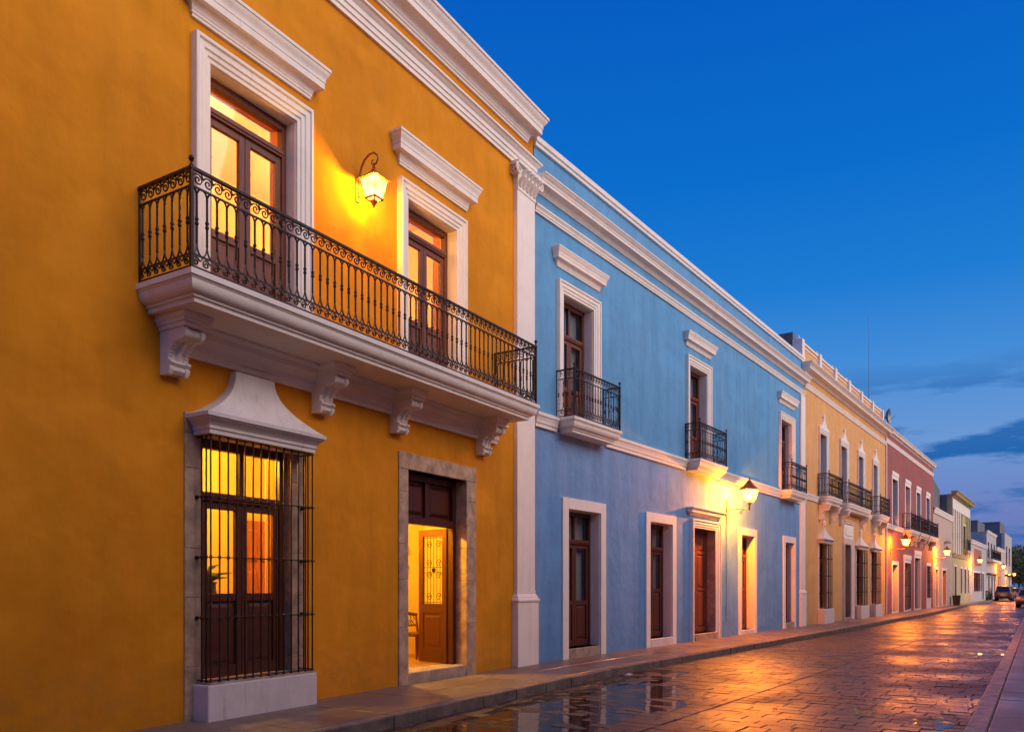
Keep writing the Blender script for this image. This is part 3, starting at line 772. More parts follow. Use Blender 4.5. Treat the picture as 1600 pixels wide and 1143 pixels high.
for x in (a-.055, b+.055):
    sg = 1 if x > cx else -1
    cp.tube(spiral((x+.02*sg, .165, 9.255), .105, .015, math.pi/2, -1.7*sg, 18), [.026-.001*i for i in range(19)], 6)
    cp.tube(spiral((x+.03*sg, .08, 9.255), .105, .02, math.pi/2, -1.5*sg, 14, 'n'), .024, 6)
for k in range(5):
    for tier, (zz, hh, bul) in enumerate(((9.0, .15, .045), (9.10, .19, .06))):
        x = a+(b-a)*((k+.5+(.5 if tier else 0))/5)
        if x > b: continue
        cp.tube([(x, .09, zz), (x, .10+bul*.3, zz+hh*.5), (x, .12+bul, zz+hh*.85), (x, .15+bul*1.7, zz+hh), (x, .14+bul*2.0, zz+hh*.82)], [.040, .056, .050, .034, .008], 7)
for k in range(2): cp.tube(spiral((cx+(-.09 if k == 0 else .09), .13, 9.25), .06, .012, math.pi/2, 1.5*(1 if k == 0 else -1), 12), .018, 5)
cp.build('capital', 'white_trim', yh, smooth=45)
# upper openings
for a, b, z0, z1 in (W1, W2):
    surround(yh, a, b, z0, z1, .235, 1.0)
    MB().box(a+.002, a+.012, -.30, .0, z0, z1).box(b-.012, b-.002, -.30, .0, z0, z1).box(a+.012, b-.012, -.30, .0, z1-.012, z1-.002).build('reveal', 'white_trim', yh)
    french(yh, a+.013, b-.013, z0, z1-.013, -.15, 7.02 if a == W1[0] else 6.98, 5.72, 'wood_plain', 'glass_clear', False, fw=.075, panes=1)
hood(yh, W1[0]-.43, W1[1]+.43, 7.89, 8.31, .21); hood(yh, W2[0]-.40, W2[1]+.50, 7.88, 8.30, .21)
# balcony
B0, B1, BD = Yx(-8.44), Yx(-1.34), .90
bal = MB().sweep([(B0, -.03), (B0, BD), (B1, BD), (B1, -.03)], slab_prof(4.40, 4.68), top=True, bottom=True).build('balcony', 'white_trim', yh, smooth=30)
band(yh, Yx(-8.0), B1-.10, [(0, 4.06), (.05, 4.06), (.05, 4.12), (.075, 4.13), (.075, 4.20), (.12, 4.26), (.15, 4.27), (.15, 4.34), (.2, 4.37), (.2, 4.399), (0, 4.399)], True, True, 'balcony_moulding')
for s in (-8.03, -5.79, -4.20, -1.89): corbel(bal, Yx(s), 3.80, 4.402, .47, .25)
railing(bal, Yx(-8.40), Yx(-1.40), .85, 4.682, 5.70, .122, True, rad=.0128)
# barred window
gc = Yx(-6.96); stn = MB
for x0, x1 in ((gc-.90, GW[0]+.005), (GW[1]-.005, gc+.90)):
    zz = -.02
    for h in (.62, .78, .55, .9, .42):
        zt = min(zz+h, 3.218); MB().box(x0, x1, -.20, .022, zz+.0025, zt).build('stone', 'stone_frame', yh, bevel=.006); zz = zt
MB().box(gc-.90, gc+.90, -.20, .022, 3.2205, 3.45).build('stone', 'stone_frame', yh, bevel=.006)
french(yh, GW[0]+.007, GW[1]-.007, .42, 3.218, -.10, 2.50, 1.42, 'wood_dark', 'glass_clear', False, fw=.085, panes=2)
plx = MB().box(Yx(-7.75), Yx(-6.09), -.02, .275, -.02, .405); plx.build('window_plinth', 'white_plinth', yh, bevel=.02, seg=2)
MB().box(Yx(-7.72), Yx(-6.12), -.1, .262, .400, .43).build('window_sill', 'stone_sill', yh, bevel=.006)
bell_hood(yh, Yx(-6.95), .90, 3.20, 3.42, 4.02, .40, .29, .12)
grille(yh, Yx(-7.69), Yx(-6.14), .43, 3.215, .24, 14, [1.15, 1.83, 2.51], .0105)
# doorway
dc0, dc1 = Yx(-4.13), Yx(-2.04)
for x0, x1 in ((dc0, DR[0]+.005), (DR[1]-.005, dc1)):
    zz = -.02
    for h in (.9, .72, .55, .80, .6):
        zt = min(zz+h, 3.297); MB().box(x0, x1, -.24, .025, zz+.0025, zt).build('stone', 'stone_frame', yh, bevel=.006); zz = zt
MB().box(dc0-.004, dc1+.004, -.24, .027, 3.30, 3.55).build('stone', 'stone_frame', yh, bevel=.008)
MB().box(DR[0]+.006, DR[1]-.006, -.46, .012, -.02, .175).build('threshold', 'stone_sill', yh, bevel=.01)
dm = MB(); x0, x1 = DR[0]+.007, DR[1]-.007
dm.box(x0, x0+.09, -.33, -.20, .176, 3.296).box(x1-.09, x1, -.33, -.20, .176, 3.296).box(x0+.09, x1-.09, -.33, -.20, 3.19, 3.296).box(x0+.09, x1-.09, -.33, -.18, 2.50, 2.61).box(x0+.09, x1-.09, -.30, -.27, 2.61, 3.19)
mid = (x0+x1)/2; dm.box(mid-.05, mid+.05, -.31, -.22, 2.61, 3.19)
for q0, q1 in ((x0+.13, mid-.09), (mid+.09, x1-.13)):
    dm.hexa([(q0, -.271, 2.65), (q1, -.271, 2.65), (q1, -.271, 3.15), (q0, -.271, 3.15)], [(q0+.06, -.235, 2.71), (q1-.06, -.235, 2.71), (q1-.06, -.235, 3.09), (q0+.06, -.235, 3.09)])
dframe = dm.build('door_frame', 'wood_door', yh, bevel=.005)
def door_leaf(par, hx, hn, ang, wd, z0, z1):
    """leaf hinged at (hx,hn); ang turns it from the wall line; upper half glazed behind iron scrolls"""
    st = .115; m = MB(); th = .045; gz = z0+1.02
    m.box(0, st, 0, th, z0, z1).box(wd-st, wd, 0, th, z0, z1).box(st, wd-st, 0, th, z1-.12, z1).box(st, wd-st, 0, th, z0, z0+.24).box(st, wd-st, 0, th, gz-.16, gz)
    m.box(st, wd-st, .012, .03, z0+.24, gz-.16)
    for y0, y1 in ((.029, .042), (.013, .002)):
        m.hexa([(st+.04, y0, z0+.28), (wd-st-.04, y0, z0+.28), (wd-st-.04, y0, gz-.20), (st+.04, y0, gz-.20)], [(st+.08, y1, z0+.32), (wd-st-.08, y1, z0+.32), (wd-st-.08, y1, gz-.24), (st+.08, y1, gz-.24)])
    lf = m.build('door', 'wood_door', par, (hx, hn, 0), ang, bevel=.004)
    MB().box(st-.003, wd-st+.003, .019, .025, gz-.003, z1-.117).build('pane', 'glass_clear', lf)
    g = MB(); H = z1-.12-gz; gw = wd-2*st
    for side in (.035,):
        for i in range(1, 6): g.tube([(st+gw*i/6, side, gz), (st+gw*i/6, side, gz+H)], .006, 5)
        for zz in (.02, H*.46, H*.54, H-.02): g.tube([(st, side, gz+zz), (wd-st, side, gz+zz)], .006, 5)
        for zc in (.10, .42, .60, .88):
            for q in (-1, 1): g.tube(spiral((st+gw*(.5+.24*q), side+.006, gz+H*zc), .075, .012, math.pi/2*(1-q), 1.5*q, 14), .0065, 5)
        g.lathe((wd/2, side, gz+H*.5-.04), [(.01, 0), (.035, .02), (.035, .06), (.01, .08)], 8)
    g.build('door_grille', 'iron', lf)
    MB().lathe((wd-.05, .05, z0+1.0), [(.012, -.03), (.03, -.015), (.03, .015), (.012, .03)], 10).build('handle', 'gilt', lf, smooth=60)
    return lf
door_leaf(yh, DR[1]-.12, -.32, R(79), .72, .185, 2.495)
door_leaf(yh, DR[0]+.10, -.36, R(118), .70, .185, 2.495)
# rooms behind the openings
im = 'interior_cream'
MB().box(Yx(-9.0), Yx(-.55), -4.3, -.452, 4.35, 4.62).build('upper_floor', 'floor_wood', yh)
MB().box(Yx(-9.0), Yx(-.55), -2.6, -.452, 4.10, 4.345).build('lower_ceiling', 'ceiling', yh)
MB().box(Yx(-9.0), Yx(-.55), -4.3, -.452, 8.75, 8.9).build('upper_ceiling', 'ceiling', yh)
MB().box(Yx(-9.0), Yx(-.55), -2.6, -.452, -.05, .17).build('lower_floor', 'floor_wood', yh)
MB().box(Yx(-9.0), Yx(-.55), -2.30, -2.15, .17, 4.10).build('lower_partition', im, yh)
MB().box(Yx(-9.0), Yx(-.55), -4.2, -4.05, 4.62, 8.75).build('upper_partition', im, yh)
for s0, s1, d, z0, z1 in ((-4.55, -4.45, -2.15, .17, 4.10), (-9.0, -8.9, -2.15, .17, 4.1), (-.65, -.55, -2.15, .17, 4.1), (-9.0, -8.9, -4.05, 4.62, 8.75), (-.65, -.55, -4.05, 4.62, 8.75)):
    MB().box(Yx(s0), Yx(s1), d, -.453, z0, z1).build('partition', im, yh)
# inner lining so the rooms are cream inside the front wall too
MB().wall(Yx(-8.9), Yx(-.65), .17, 8.75, [W1, W2, (GW[0], GW[1], .42, 3.22), (DR[0], DR[1], .17, 3.3), (Yx(-9.1), Yx(-.5), 4.10, 4.62)], .02, -.455).build('wall_lining', im, yh)
# inner timber door on the back wall of the barred room
m = MB(); x0, x1 = Yx(-5.30), Yx(-4.62); m.box(x0, x1, -2.15, -2.10, .17, 2.52)
for c0, c1 in ((.35, .95), (1.1, 1.75), (1.88, 2.38)):
    for q0, q1 in ((x0+.06, (x0+x1)/2-.03), ((x0+x1)/2+.03, x1-.06)):
        m.hexa([(q0, -2.10, c0), (q1, -2.10, c0), (q1, -2.10, c1), (q0, -2.10, c1)], [(q0+.03, -2.075, c0+.03), (q1-.03, -2.075, c0+.03), (q1-.03, -2.075, c1-.03), (q0+.03, -2.075, c1-.03)])
m.build('inner_door', 'wood_orange', yh)
for nm, x, n_, z, pw in (('room_lamp', -7.0, -1.2, 3.45, 290), ('room_lamp', -3.2, -1.15, 3.3, 420), ('room_lamp', -6.6, -2.2, 8.1, 280), ('room_lamp', -3.2, -2.2, 8.1, 280)):
    zt = 4.10 if z < 4 else 8.75
    l_ = MB().tube([(Yx(x), n_, z+.1), (Yx(x), n_, zt)], .008, 5).lathe((Yx(x), n_, z), [(.03, .06), (.05, .10), (.03, .13)], 10).build('ceiling_lamp', 'gilt', yh)
    MB().lathe((Yx(x), n_, z-.03), [(.01, -.09), (.06, -.06), (.085, 0), (.06, .06), (.01, .09)], 12).build('globe', 'bulb', l_, smooth=60)
    pointlight('room_light', l_, (Yx(x), n_, z-.20), pw, (1, .46, .10) if z > 5 else (1, .53, .04), .09)

# things inside the house
ch = thing('chair', 'carved wooden chair just inside the open doorway', 'chair', 'y', -1.74, -1.50, .172, rz=R(-6))
for dx in (-.22, .22):
    MB().tube([(dx, .20, 0), (dx, .20, .43)], [.018, .026], 6).build('leg', 'wood_dark', ch)
    MB().tube([(dx, -.20, 0), (dx, -.19, .43), (dx*1.02, -.24, 0.80)], [.02, .026, .02], 6).build('leg', 'wood_dark', ch)
MB().box(-.26, .26, -.22, .24, .41, .48).build('seat', 'wood_dark', ch, bevel=.02, seg=2)
m = MB(); m.tube([(-.24, -.245, 0.80), (0, -.26, 0.83), (.24, -.245, 0.80)], .035, 6); m.tube([(-.2, -.215, .60), (.2, -.215, .60)], .02, 6)
for i in range(5):
    x = -.14+.07*i; m.tube([(x*1.2, -.215, .60), (x*.5, -.225, .70), (x*1.3, -.24,0.72), (x, -.25, 0.80)], .010, 5)
m.build('backrest', 'wood_dark', ch, smooth=50)
pl_ = thing('plant_stand', 'dark ornamental stand with leafy plant behind the barred window', 'plant stand', 'y', -6.80, -.95, .172)
MB().lathe((0, 0, 0), [(.16, 0), (.16, .03), (.05, .08), (.035, .4), (.06, .55), (.035, .7), (.03, 1.05), (.14, 1.12), (.14, 1.15)], 12).build('stand', 'wood_dark', pl_, smooth=50)
MB().lathe((0, 0, 1.151), [(.07, 0), (.11, .08), (.10, .2), (.12, .24)], 12).build('pot', 'bin_dark', pl_, smooth=50)
m = MB(); rr_ = random.Random(4)
for i in range(26):
    a = rr_.uniform(0, 6.28); l_ = rr_.uniform(.15, .42); e_ = rr_.uniform(.35, 1.3)
    p = [(0, 0, 1.36), (math.cos(a)*l_*.45*math.cos(e_), math.sin(a)*l_*.45*math.cos(e_), 1.38+l_*.6*math.sin(e_)), (math.cos(a)*l_, math.sin(a)*l_, 1.36+l_*math.sin(e_)*.8)]
    m.tube(p, [.008, .022, .004], 4)
m.build('leaves', 'leaves', pl_)
sc = thing('wall_ornament', 'small scrolled ornament on the lit hall wall inside the doorway', 'ornament', 'y', -1.32, -2.145, 1.78)
MB().tube([(0, .02, .45), (0, .03, 0)], .014, 6).tube(spiral((.06, .04, .10), .06, .015, math.pi, 1.4, 12), .012, 5).tube(spiral((-.06, .04, .10), .06, .015, 0, -1.4, 12), .012, 5).lathe((0, .05, .42), [(.02, 0), (.05, .03), (.05, .10), (.01, .14)], 8).build('bracket', 'gilt', sc, smooth=50)

# houses across the street, outside the picture: they shade the foot of the facades
for nm, s0, L_, hh, mt in (('opposite_house', -24, 22, 9.4, 'plaster_beige'), ('opposite_house', -1.9, 26, 8.6, 'plaster_pale'), ('opposite_house', 24.2, 40, 7.4, 'plaster_ochre')):
    q_ = thing(nm, {-24: 'beige', -1.9: 'pale', 24.2: 'ochre'}[s0]+' house across the street, just outside the picture to the right', 'house', 'b', s0, 11.4, 0, 'houses across the street')
    ops = [(x_, x_+1.3, .3, 3.1) for x_ in (2.5, 7.5, 12.5, 17.5)]
    MB().wall(0, L_, -.28, hh, ops, .4, .4).build('wall', mt, q_)
    MB().box(0, L_, .41, 7, hh-.5, hh-.2).build('roof', 'plaster_grey', q_)
    for x0, x1, z0, z1 in ops: MB().box(x0, x1, .2, .26, z0, z1).build('door', 'wood_dark', q_)

# ================================================================== lamps
def lantern_body(par, c, w0, w1, h, roof_h, under, mat='lamp_metal'):
    """square tapering lantern: c = centre of its lower edge; w1 upper half width"""
    x, n_, z = c; sq = math.sqrt(2)
    cage = MB()
    for sx in (-1, 1):
        for sn in (-1, 1): cage.tube([(x+sx*w0, n_+sn*w0, z), (x+sx*w1, n_+sn*w1, z+h)], .008, 5)
    for zz, ww in ((z, w0), (z+h, w1)): cage.sweep([(x-ww, n_-ww), (x-ww, n_+ww), (x+ww, n_+ww), (x+ww, n_-ww), (x-ww, n_-ww)], [(-.009, zz-.008), (.012, zz-.008), (.012, zz+.008), (-.009, zz+.008), (-.009, zz-.008)])
    cage.build('cage', mat, par)
    rf = MB().lathe((x, n_, z+h), [((w1+.035)*sq, -.004), ((w1+.03)*sq, .012), (w1*.72*sq, roof_h*.42), (w1*.36*sq, roof_h*.80), (w1*.20*sq, roof_h), (w1*.18*sq, roof_h+.02)], sq=True)
    rf.lathe((x, n_, z+h+roof_h+.02), [(.03, 0), (.018, .015), (.026, .03), (.012, .05), (.02, .065), (.006, .10)], 8)
    rf.build('lamp_roof', 'lamp_amber', par, smooth=30)
    lb = MB().lathe((x, n_, z), [(w0*.42*sq, -.02), (w0*.44*sq, -.03), (w0*.34*sq, -under*.6), (w0*.2*sq, -under)], sq=True)
    for sx in (-1, 1):
        for sn in (-1, 1): lb.tube([(x+sx*w0, n_+sn*w0, z), (x+sx*w0*.4, n_+sn*w0*.4, z-.035)], .010, 5)
    lb.lathe((x, n_, z-under), [(.016, 0), (.02, -.012), (.006, -.03)], 8).build('lamp_base', mat, par)
    k = .93
    for dx, dn in ((0, 1), (0, -1), (1, 0), (-1, 0)):
        m = MB()
        if dx == 0: pts = [(x-w0*k, n_+dn*w0, z+.01), (x+w0*k, n_+dn*w0, z+.01), (x+w1*k, n_+dn*w1, z+h-.01), (x-w1*k, n_+dn*w1, z+h-.01)]
        else: pts = [(x+dx*w0, n_-w0*k, z+.01), (x+dx*w0, n_+w0*k, z+.01), (x+dx*w1, n_+w1*k, z+h-.01), (x+dx*w1, n_-w1*k, z+h-.01)]
        m.hexa([(p[0], p[1], p[2]) for p in pts], [(p[0]-dx*.004, p[1]-dn*.004, p[2]) for p in pts]); m.build('lamp_pane', 'lamp_glass', par)
    MB().lathe((x, n_, z+h*.42), [(.008, -.05), (.028, -.03), (.034, 0), (.024, .035), (.006, .06)], 10).build('bulb', 'bulb', par, smooth=60)

wl = thing('wall_lantern', 'glowing scroll-arm lantern on the yellow wall between the balcony doors', 'lantern', 'y', -5.035, 0, 0)
MB().box(-.045, .045, .001, .02, 6.92, 7.27).build('back_plate', 'lamp_metal', wl, bevel=.008)
m = MB(); N0 = .31
pts = [(0, .03, 7.20), (0, .05, 7.30), (0, .08, 7.40), (0, .14, 7.49), (0, .22, 7.54), (0, .31, 7.545), (0, .37, 7.50), (0, .385, 7.44), (0, .35, 7.385), (0, .30, 7.375), (0, .27, 7.40), (0, .27, 7.435), (0, .30, 7.45)]
m.tube(pts, [.016]*6+[.015, .014, .013, .012, .011, .010, .008], 6); m.tube([(0, .31, 7.38), (0, N0, 7.315)], .01, 6); m.tube([(0, .02, 6.98), (0, .06, 7.0), (0, .07, 7.1), (0, .04, 7.2)], .008, 5)
m.build('arm', 'lamp_metal', wl, smooth=60)
lantern_body(wl, (0, N0, 6.90), .085, .135, .26, .13, .09)
pointlight('lamp_light', wl, (0, N0, 7.08), 300, (1, .40, .015), .06)

def street_lamp(label, s, scale=1.0, power=60, n_=.72, z=4.02, arm_z=3.80, group='lamps along the street'):
    t_ = thing('street_lamp', label, 'lamp', 'b', s, 0, 0, group)
    MB().box(-.02, .02, .001, .03, arm_z-.32, arm_z+.24).lathe((0, .02, arm_z+.24), [(.02, 0), (.026, .02), (.004, .07)], 6).build('wall_bar', 'lamp_metal', t_)
    m = MB(); m.tube([(0, .02, arm_z), (0, n_, arm_z+.02)], .017, 6); m.tube([(0, n_, arm_z-.04), (0, n_, arm_z+.12)], [.02, .026], 8)
    m.build('arm', 'lamp_metal', t_)
    m = MB(); m.tube([(0, .03, arm_z-.24), (0, .12, arm_z-.25), (0, .24, arm_z-.20), (0, .34, arm_z-.12), (0, .46, arm_z-.06), (0, .56, arm_z-.01)], .008, 5)
    m.tube(spiral((0, .14, arm_z-.10), .07, .015, 0, 1.4, 14, 'n'), .007, 5); m.tube(spiral((0, .46, arm_z-.11), .045, .012, math.pi/2, -1.3, 12, 'n'), .007, 5)
    m.build('bracket_scroll', 'lamp_metal', t_)
    lantern_body(t_, (0, n_, z), .11, .205, .34, .26, .10)
    pointlight('lamp_light', t_, (0, n_, z+.25), power, (1, .235, .006), .09)
    return t_
street_lamp('glowing bracket lamp on the blue wall above the stone-framed door', 10.39, power=3800)
m = MB(); m.hexa([(-.12, -.04, 0), (.10, -.05, 0), (.13, .03, 0), (-.10, .05, 0)], [(-.11, -.03, .012), (.09, -.05, .02), (.12, .03, .008), (-.10, .04, .016)])
tag(place(m.build('paper_scrap', 'curtain'), 'y', .35, 1.86, ZR+.004), 'white scrap of paper lying in the gutter below the blue house', 'litter')
m = MB().tube([(0, .015, 0.45), (0, .015, 3.48)], .010, 6).box(-.03, .03, 0, .02, .75, .9)
tag(place(m.build('cable_pipe', 'plaster_blue_lower'), 'b', 10.40, 0), 'thin cable pipe running down the blue wall under the lamp', 'pipe')

# ================================================================== blue house
LB = 18.72
bh = thing('blue_house', 'long blue plaster house with three small iron balconies', 'house', 'b', .0)
UW = [(1.09, 2.35, 4.95, 7.54), (7.63, 8.87, 4.95, 7.55), (15.78, 17.08, 4.95, 7.47)]
LD = [(1.27, 2.64, .20, 3.12), (5.14, 6.46, .20, 3.11), (7.90, 9.50, .19, 3.13), (11.67, 12.88, .13, 3.13), (16.24, 17.30, .20, 3.10)]
MB().wall(.03, LB, 4.78, 10.20, UW, .45).build('wall', 'plaster_blue', bh, bevel=.01, seg=2)
MB().wall(.03, LB, -.28, 4.778, LD, .45).build('lower_wall', 'plaster_blue_lower', bh, bevel=.01, seg=2)
shell(bh, LB, 10.15, 9, 'plaster_grey', 9.3)
MB().box(.03, LB-.02, -4.0, -.456, 4.4, 4.6).build('upper_floor', 'floor_wood', bh)
band(bh, .02, LB-.1, [(0, 10.12), (.05, 10.12), (.05, 10.19), (.08, 10.2), (.08, 10.30), (0, 10.305)], name='parapet_coping')
MB().box(.03, LB, -.45, .03, 10.2005, 10.30).build('coping', 'white_trim', bh)
band(bh, .02, LB-.1, cornice_prof(9.24, 9.54, .28, 1), rr=True, name='cornice')
band(bh, .02, LB-.1, string_prof(8.83, 8.98, .09), rr=True, name='string_course')
xs = [.02] + [v for u_ in (( .80, 2.86), (7.30, 9.36), (15.62, 17.58)) for v in u_] + [LB-.02]
for a, b in zip(xs[::2], xs[1::2]): band(bh, a+.002, b-.002, string_prof(4.64, 4.92, .12), name='belt_course')
for i, (a, b, z0, z1) in enumerate(UW):
    surround(bh, a, b, z0, z1, .24, .9)
    hood(bh, a-.42, b+.42, 8.03, 8.38, .18)
    MB().box(a+.002, a+.012, -.28, .0, z0, z1).box(b-.012, b-.002, -.28, .0, z0, z1).box(a+.012, b-.012, -.28, 0, z1-.012, z1-.002).build('reveal', 'white_trim', bh)
    french(bh, a+.013, b-.013, z0, z1-.013, -.21, 6.75, 5.75, 'wood_plain', 'glass_dark')
for i, (a, b) in enumerate(((.86, 2.80), (7.36, 9.30), (15.68, 17.52))):
    bo = MB().sweep([(a-.05, -.03), (a-.05, .46), (b+.05, .46), (b+.05, -.03)], slab_prof(4.64, 4.93), top=True, bottom=True).build('balcony', 'white_trim', bh, smooth=30)
    railing(bo, a, b, .42, 4.932, 5.90, .115, False, rad=.009)
for i, (a, b, z0, z1) in enumerate(LD):
    if i == 2:
        surround(bh, a, b, -.02, z1, .235, 1.1, 'door_surround', 'white_trim')
        hood(bh, a-.48, b+.48, 3.46, 3.66, .20, 'door_hood')
        for x0, x1 in ((a+.002, a+.03), (b-.03, b-.002)):
            zz = -.01
            for h in (.7, .55, .8, .62, .5):
                zt = min(zz+h, z1-.002); MB().box(x0, x1, -.25, .03, zz+.002, zt).build('stone', 'stone_frame', bh); zz = zt
        MB().box(a-.02, b+.02, -.35, .09, -.02, z0).build('door_sill', 'stone_sill', bh, bevel=.01)
        french(bh, a+.031, b-.031, z0, z1-.002, -.22, None, None, 'wood_plain', solid=True, name='door')
    else:
        surround(bh, a, b, -.02, z1, .23, 1.0, 'door_surround', 'white_trim', flat=True)
        MB().box(a+.002, a+.012, -.28, .0, z0, z1).box(b-.012, b-.002, -.28, .0, z0, z1).box(a+.012, b-.012, -.28, 0, z1-.012, z1-.002).build('reveal', 'white_trim', bh)
        MB().box(a+.002, b-.002, -.35, .044 if i != 0 else .02, -.02, z0).build('door_sill', 'stone_sill' if i in (0, 4) else 'white_plinth', bh, bevel=.01)
        french(bh, a+.013, b-.013, z0+.001, z1-.013, -.22, 2.42, 1.45 if i else 1.2, 'wood_dark' if i < 3 else 'wood_plain', 'glass_dark', name='door')
m = MB().box(LB-.62, LB-.06, -.02, .07, 1.42, 8.79)
m.sweep([(LB-.66, -.02), (LB-.66, .10), (LB-.02, .10), (LB-.02, -.02)], [(0, -.1), (0, 1.24), (.02, 1.27), (0, 1.31), (-.04, 1.40), (-.04, 1.43)], top=True, bottom=True)
m.build('pilaster', 'white_trim', bh, bevel=.005)

# ================================================================== ochre house
SO = 18.75; LO = 15.75
oh = thing('ochre_house', 'ochre house with panelled parapet, crested windows and curved balconies', 'house', 'b', SO)
O = lambda s: s-SO
UO = [(O(a)+.24, O(b)-.22, 5.18, 7.78) for a, b in ((20.72, 22.25), (24.2, 25.8), (27.62, 29.15), (30.95, 32.5))]
GO = [(O(20.85), O(22.05), .62, 3.30), (O(27.45), O(28.85), .62, 3.28), (O(30.75), O(32.05), .62, 3.28)]
DO = (O(25.0), O(26.35), .12, 3.42)
MB().wall(0, LO, -.28, 10.05, UO+GO+[DO], .45).build('wall', 'plaster_ochre', oh, bevel=.008)
shell(oh, LO, 10.2, 8, 'plaster_grey', 9.7)
band(oh, .0, LO-.05, cornice_prof(9.72, 10.08, .42, 1), True, True, 'cornice')
band(oh, .0, LO-.02, string_prof(9.20, 9.38, .08), name='string_course')
MB().box(.0, LO, -.40, -.16, 10.06, 10.98).build('parapet', 'plaster_ochre', oh)
MB().box(-.01, LO+.01, -.43, -.12, 10.982, 11.06).build('parapet_coping', 'white_trim', oh)
for k in range(7):
    x = .12+(LO-.35)*k/6
    MB().box(x-.16, x+.16, -.44, -.06, 10.06, 11.10).lathe((x, -.25, 11.10), [(.14, 0), (.12, .04), (.04, .07), (.05, .12), (.01, .17)], 8).build('parapet_pier', 'white_trim', oh)
    if k < 6:
        a, b = x+.30, x+(LO-.35)/6-.30
        m = MB()
        for q in ((a, b, 10.14, 10.19), (a, b, 10.84, 10.89), (a, a+.05, 10.19, 10.84), (b-.05, b, 10.19, 10.84)): m.box(q[0], q[1], -.17, -.135, q[2], q[3])
        m.build('parapet_panel', 'white_trim', oh)
MB().box(.03, .45, -1.3, -.445, 9.9, 11.42).build('corner_pier', 'plaster_grey', oh)
for a, b, z0, z1 in UO:
    surround(oh, a, b, z0, z1, .20, .8)
    c = (a+b)/2; hw = (b-a)/2+.20
    prof = [(-hw, 0), (hw, 0), (hw*.98, .07), (hw*.55, .12), (hw*.30, .26), (hw*.16, .36), (.05, .50), (.10, .55), (.05, .60), (.0, .68), (-.05, .60), (-.10, .55), (-.05, .50), (-hw*.16, .36), (-hw*.30, .26), (-hw*.55, .12), (-hw*.98, .07)]
    MB().prism_n([(c+x, z1+.20+z) for x, z in prof], -.02, .075).build('window_crest', 'white_trim', oh)
    MB().box(a+.002, a+.012, -.28, .0, z0, z1).box(b-.012, b-.002, -.28, .0, z0, z1).build('reveal', 'white_trim', oh)
    french(oh, a+.013, b-.013, z0, z1-.002, -.26, 6.95, 5.9, 'wood_dark', 'glass_dark', False, detail=False)
def curved_balcony(par, a, b, dep, z0, top, zb=4.86):
    c = (a+b)/2; path = [(a, -.03), (a, dep*.35)]
    for i in range(1, 6):
        t_ = math.pi/2*i/6; path.append((a+.35*(1-math.cos(t_)), dep*.35+dep*.65*math.sin(t_)))
    path += [(a+.38, dep), (b-.38, dep)]
    path += [(a+b-x, y) for x, y in reversed(path[:-2])]
    bo = MB().sweep(path, slab_prof(zb, z0), top=True, bottom=True).build('balcony', 'white_trim', par, smooth=40)
    for x in (a+.35, b-.35): corbel(bo, x, zb-.62, zb+.001, dep*.85, .2)
    railing(bo, a+.06, b-.06, dep-.06, z0+.002, top, .12, False, rad=.009)
for a, b in ((20.62, 23.0), (24.0, 28.7), (30.72, 33.2)): curved_balcony(oh, O(a), O(b), .50, 5.16, 6.09)
xs = [.0, O(20.6), O(23.02), O(23.98), O(28.72), O(30.70), O(33.22), LO-.02]
for a, b in zip(xs[::2], xs[1::2]): band(oh, a, b, string_prof(4.90, 5.12, .10), name='belt_course')
for a, b, z0, z1 in GO:
    c = (a+b)/2; hw = (b-a)/2
    surround(oh, a, b, .5, z1, .16, .6, flat=True)
    french(oh, a+.002, b-.002, z0, z1-.002, -.16, 2.55, 1.5, 'wood_dark', 'glass_dark', False, detail=False)
    bell_hood(oh, c, hw+.22, 3.28, 3.46, 4.02, .28, .10, .08, seg=8)
    MB().lathe((c, .06, 4.02), [(.10, 0), (.05, .05), (.09, .10), (.02, .24)], 8).build('finial', 'white_trim', oh)
    MB().box(c-hw-.16, c+hw+.16, -.02, .28, -.02, .60).build('window_plinth', 'white_plinth', oh, bevel=.015)
    grille(oh, a-.05, b+.05, .602, 3.28, .22, 9, [1.25, 1.95, 2.65])
a, b, z0, z1 = DO
surround(oh, a, b, -.02, z1, .24, 1.2, 'door_surround'); MB().box(a+.002, b-.002, -.3, .05, -.02, z0).build('door_sill', 'stone_sill', oh)
MB().box(a-.24, b+.24, -.02, .08, 3.68, 4.30).box(a+.05, b-.05, .08, .11, 3.80, 4.20).build('door_panel', 'white_trim', oh, bevel=.02)
hood(oh, a-.34, b+.34, 4.30, 4.46, .16, 'door_hood')
french(oh, a+.002, b-.002, z0+.001, z1-.002, -.2, 2.7, None, 'wood_dark', solid=True, name='door', detail=False)
MB().tube([(LO-.08, .05, 0), (LO-.08, .05, 9.7)], .045, 8).build('drainpipe', 'white_trim', oh)

# ================================================================== red house
SR = 34.55; LR = 17.1
rh = thing('red_house', 'dusty red two-storey house with white bands and lamp-lit doors', 'house', 'b', SR)
Q = lambda s: s-SR
UR = [(Q(a)+.22, Q(b)-.2, 5.0, 7.62) for a, b in ((36.1, 38.1), (40.2, 42.25), (44.25, 46.15), (48.2, 50.1))]
DRd = [(Q(36.3), Q(37.9), .1, 2.75), (Q(40.1), Q(42.0), .1, 2.95), (Q(43.7), Q(45.9), .1, 3.35), (Q(48.6), Q(50.1), .75, 2.95)]
MB().wall(0, LR, -.28, 10.1, UR+DRd, .45).build('wall', 'plaster_red', rh, bevel=.008)
shell(rh, LR, 10.05, 8, 'plaster_grey', 9.6)
band(rh, .0, LR-.02, cornice_prof(9.95, 10.25, .24, 1), False, True, 'cornice')
band(rh, .0, LR-.02, string_prof(9.40, 9.62, .07), name='string_course')
band(rh, .0, Q(39.35), string_prof(4.72, 4.96, .12), name='belt_course')
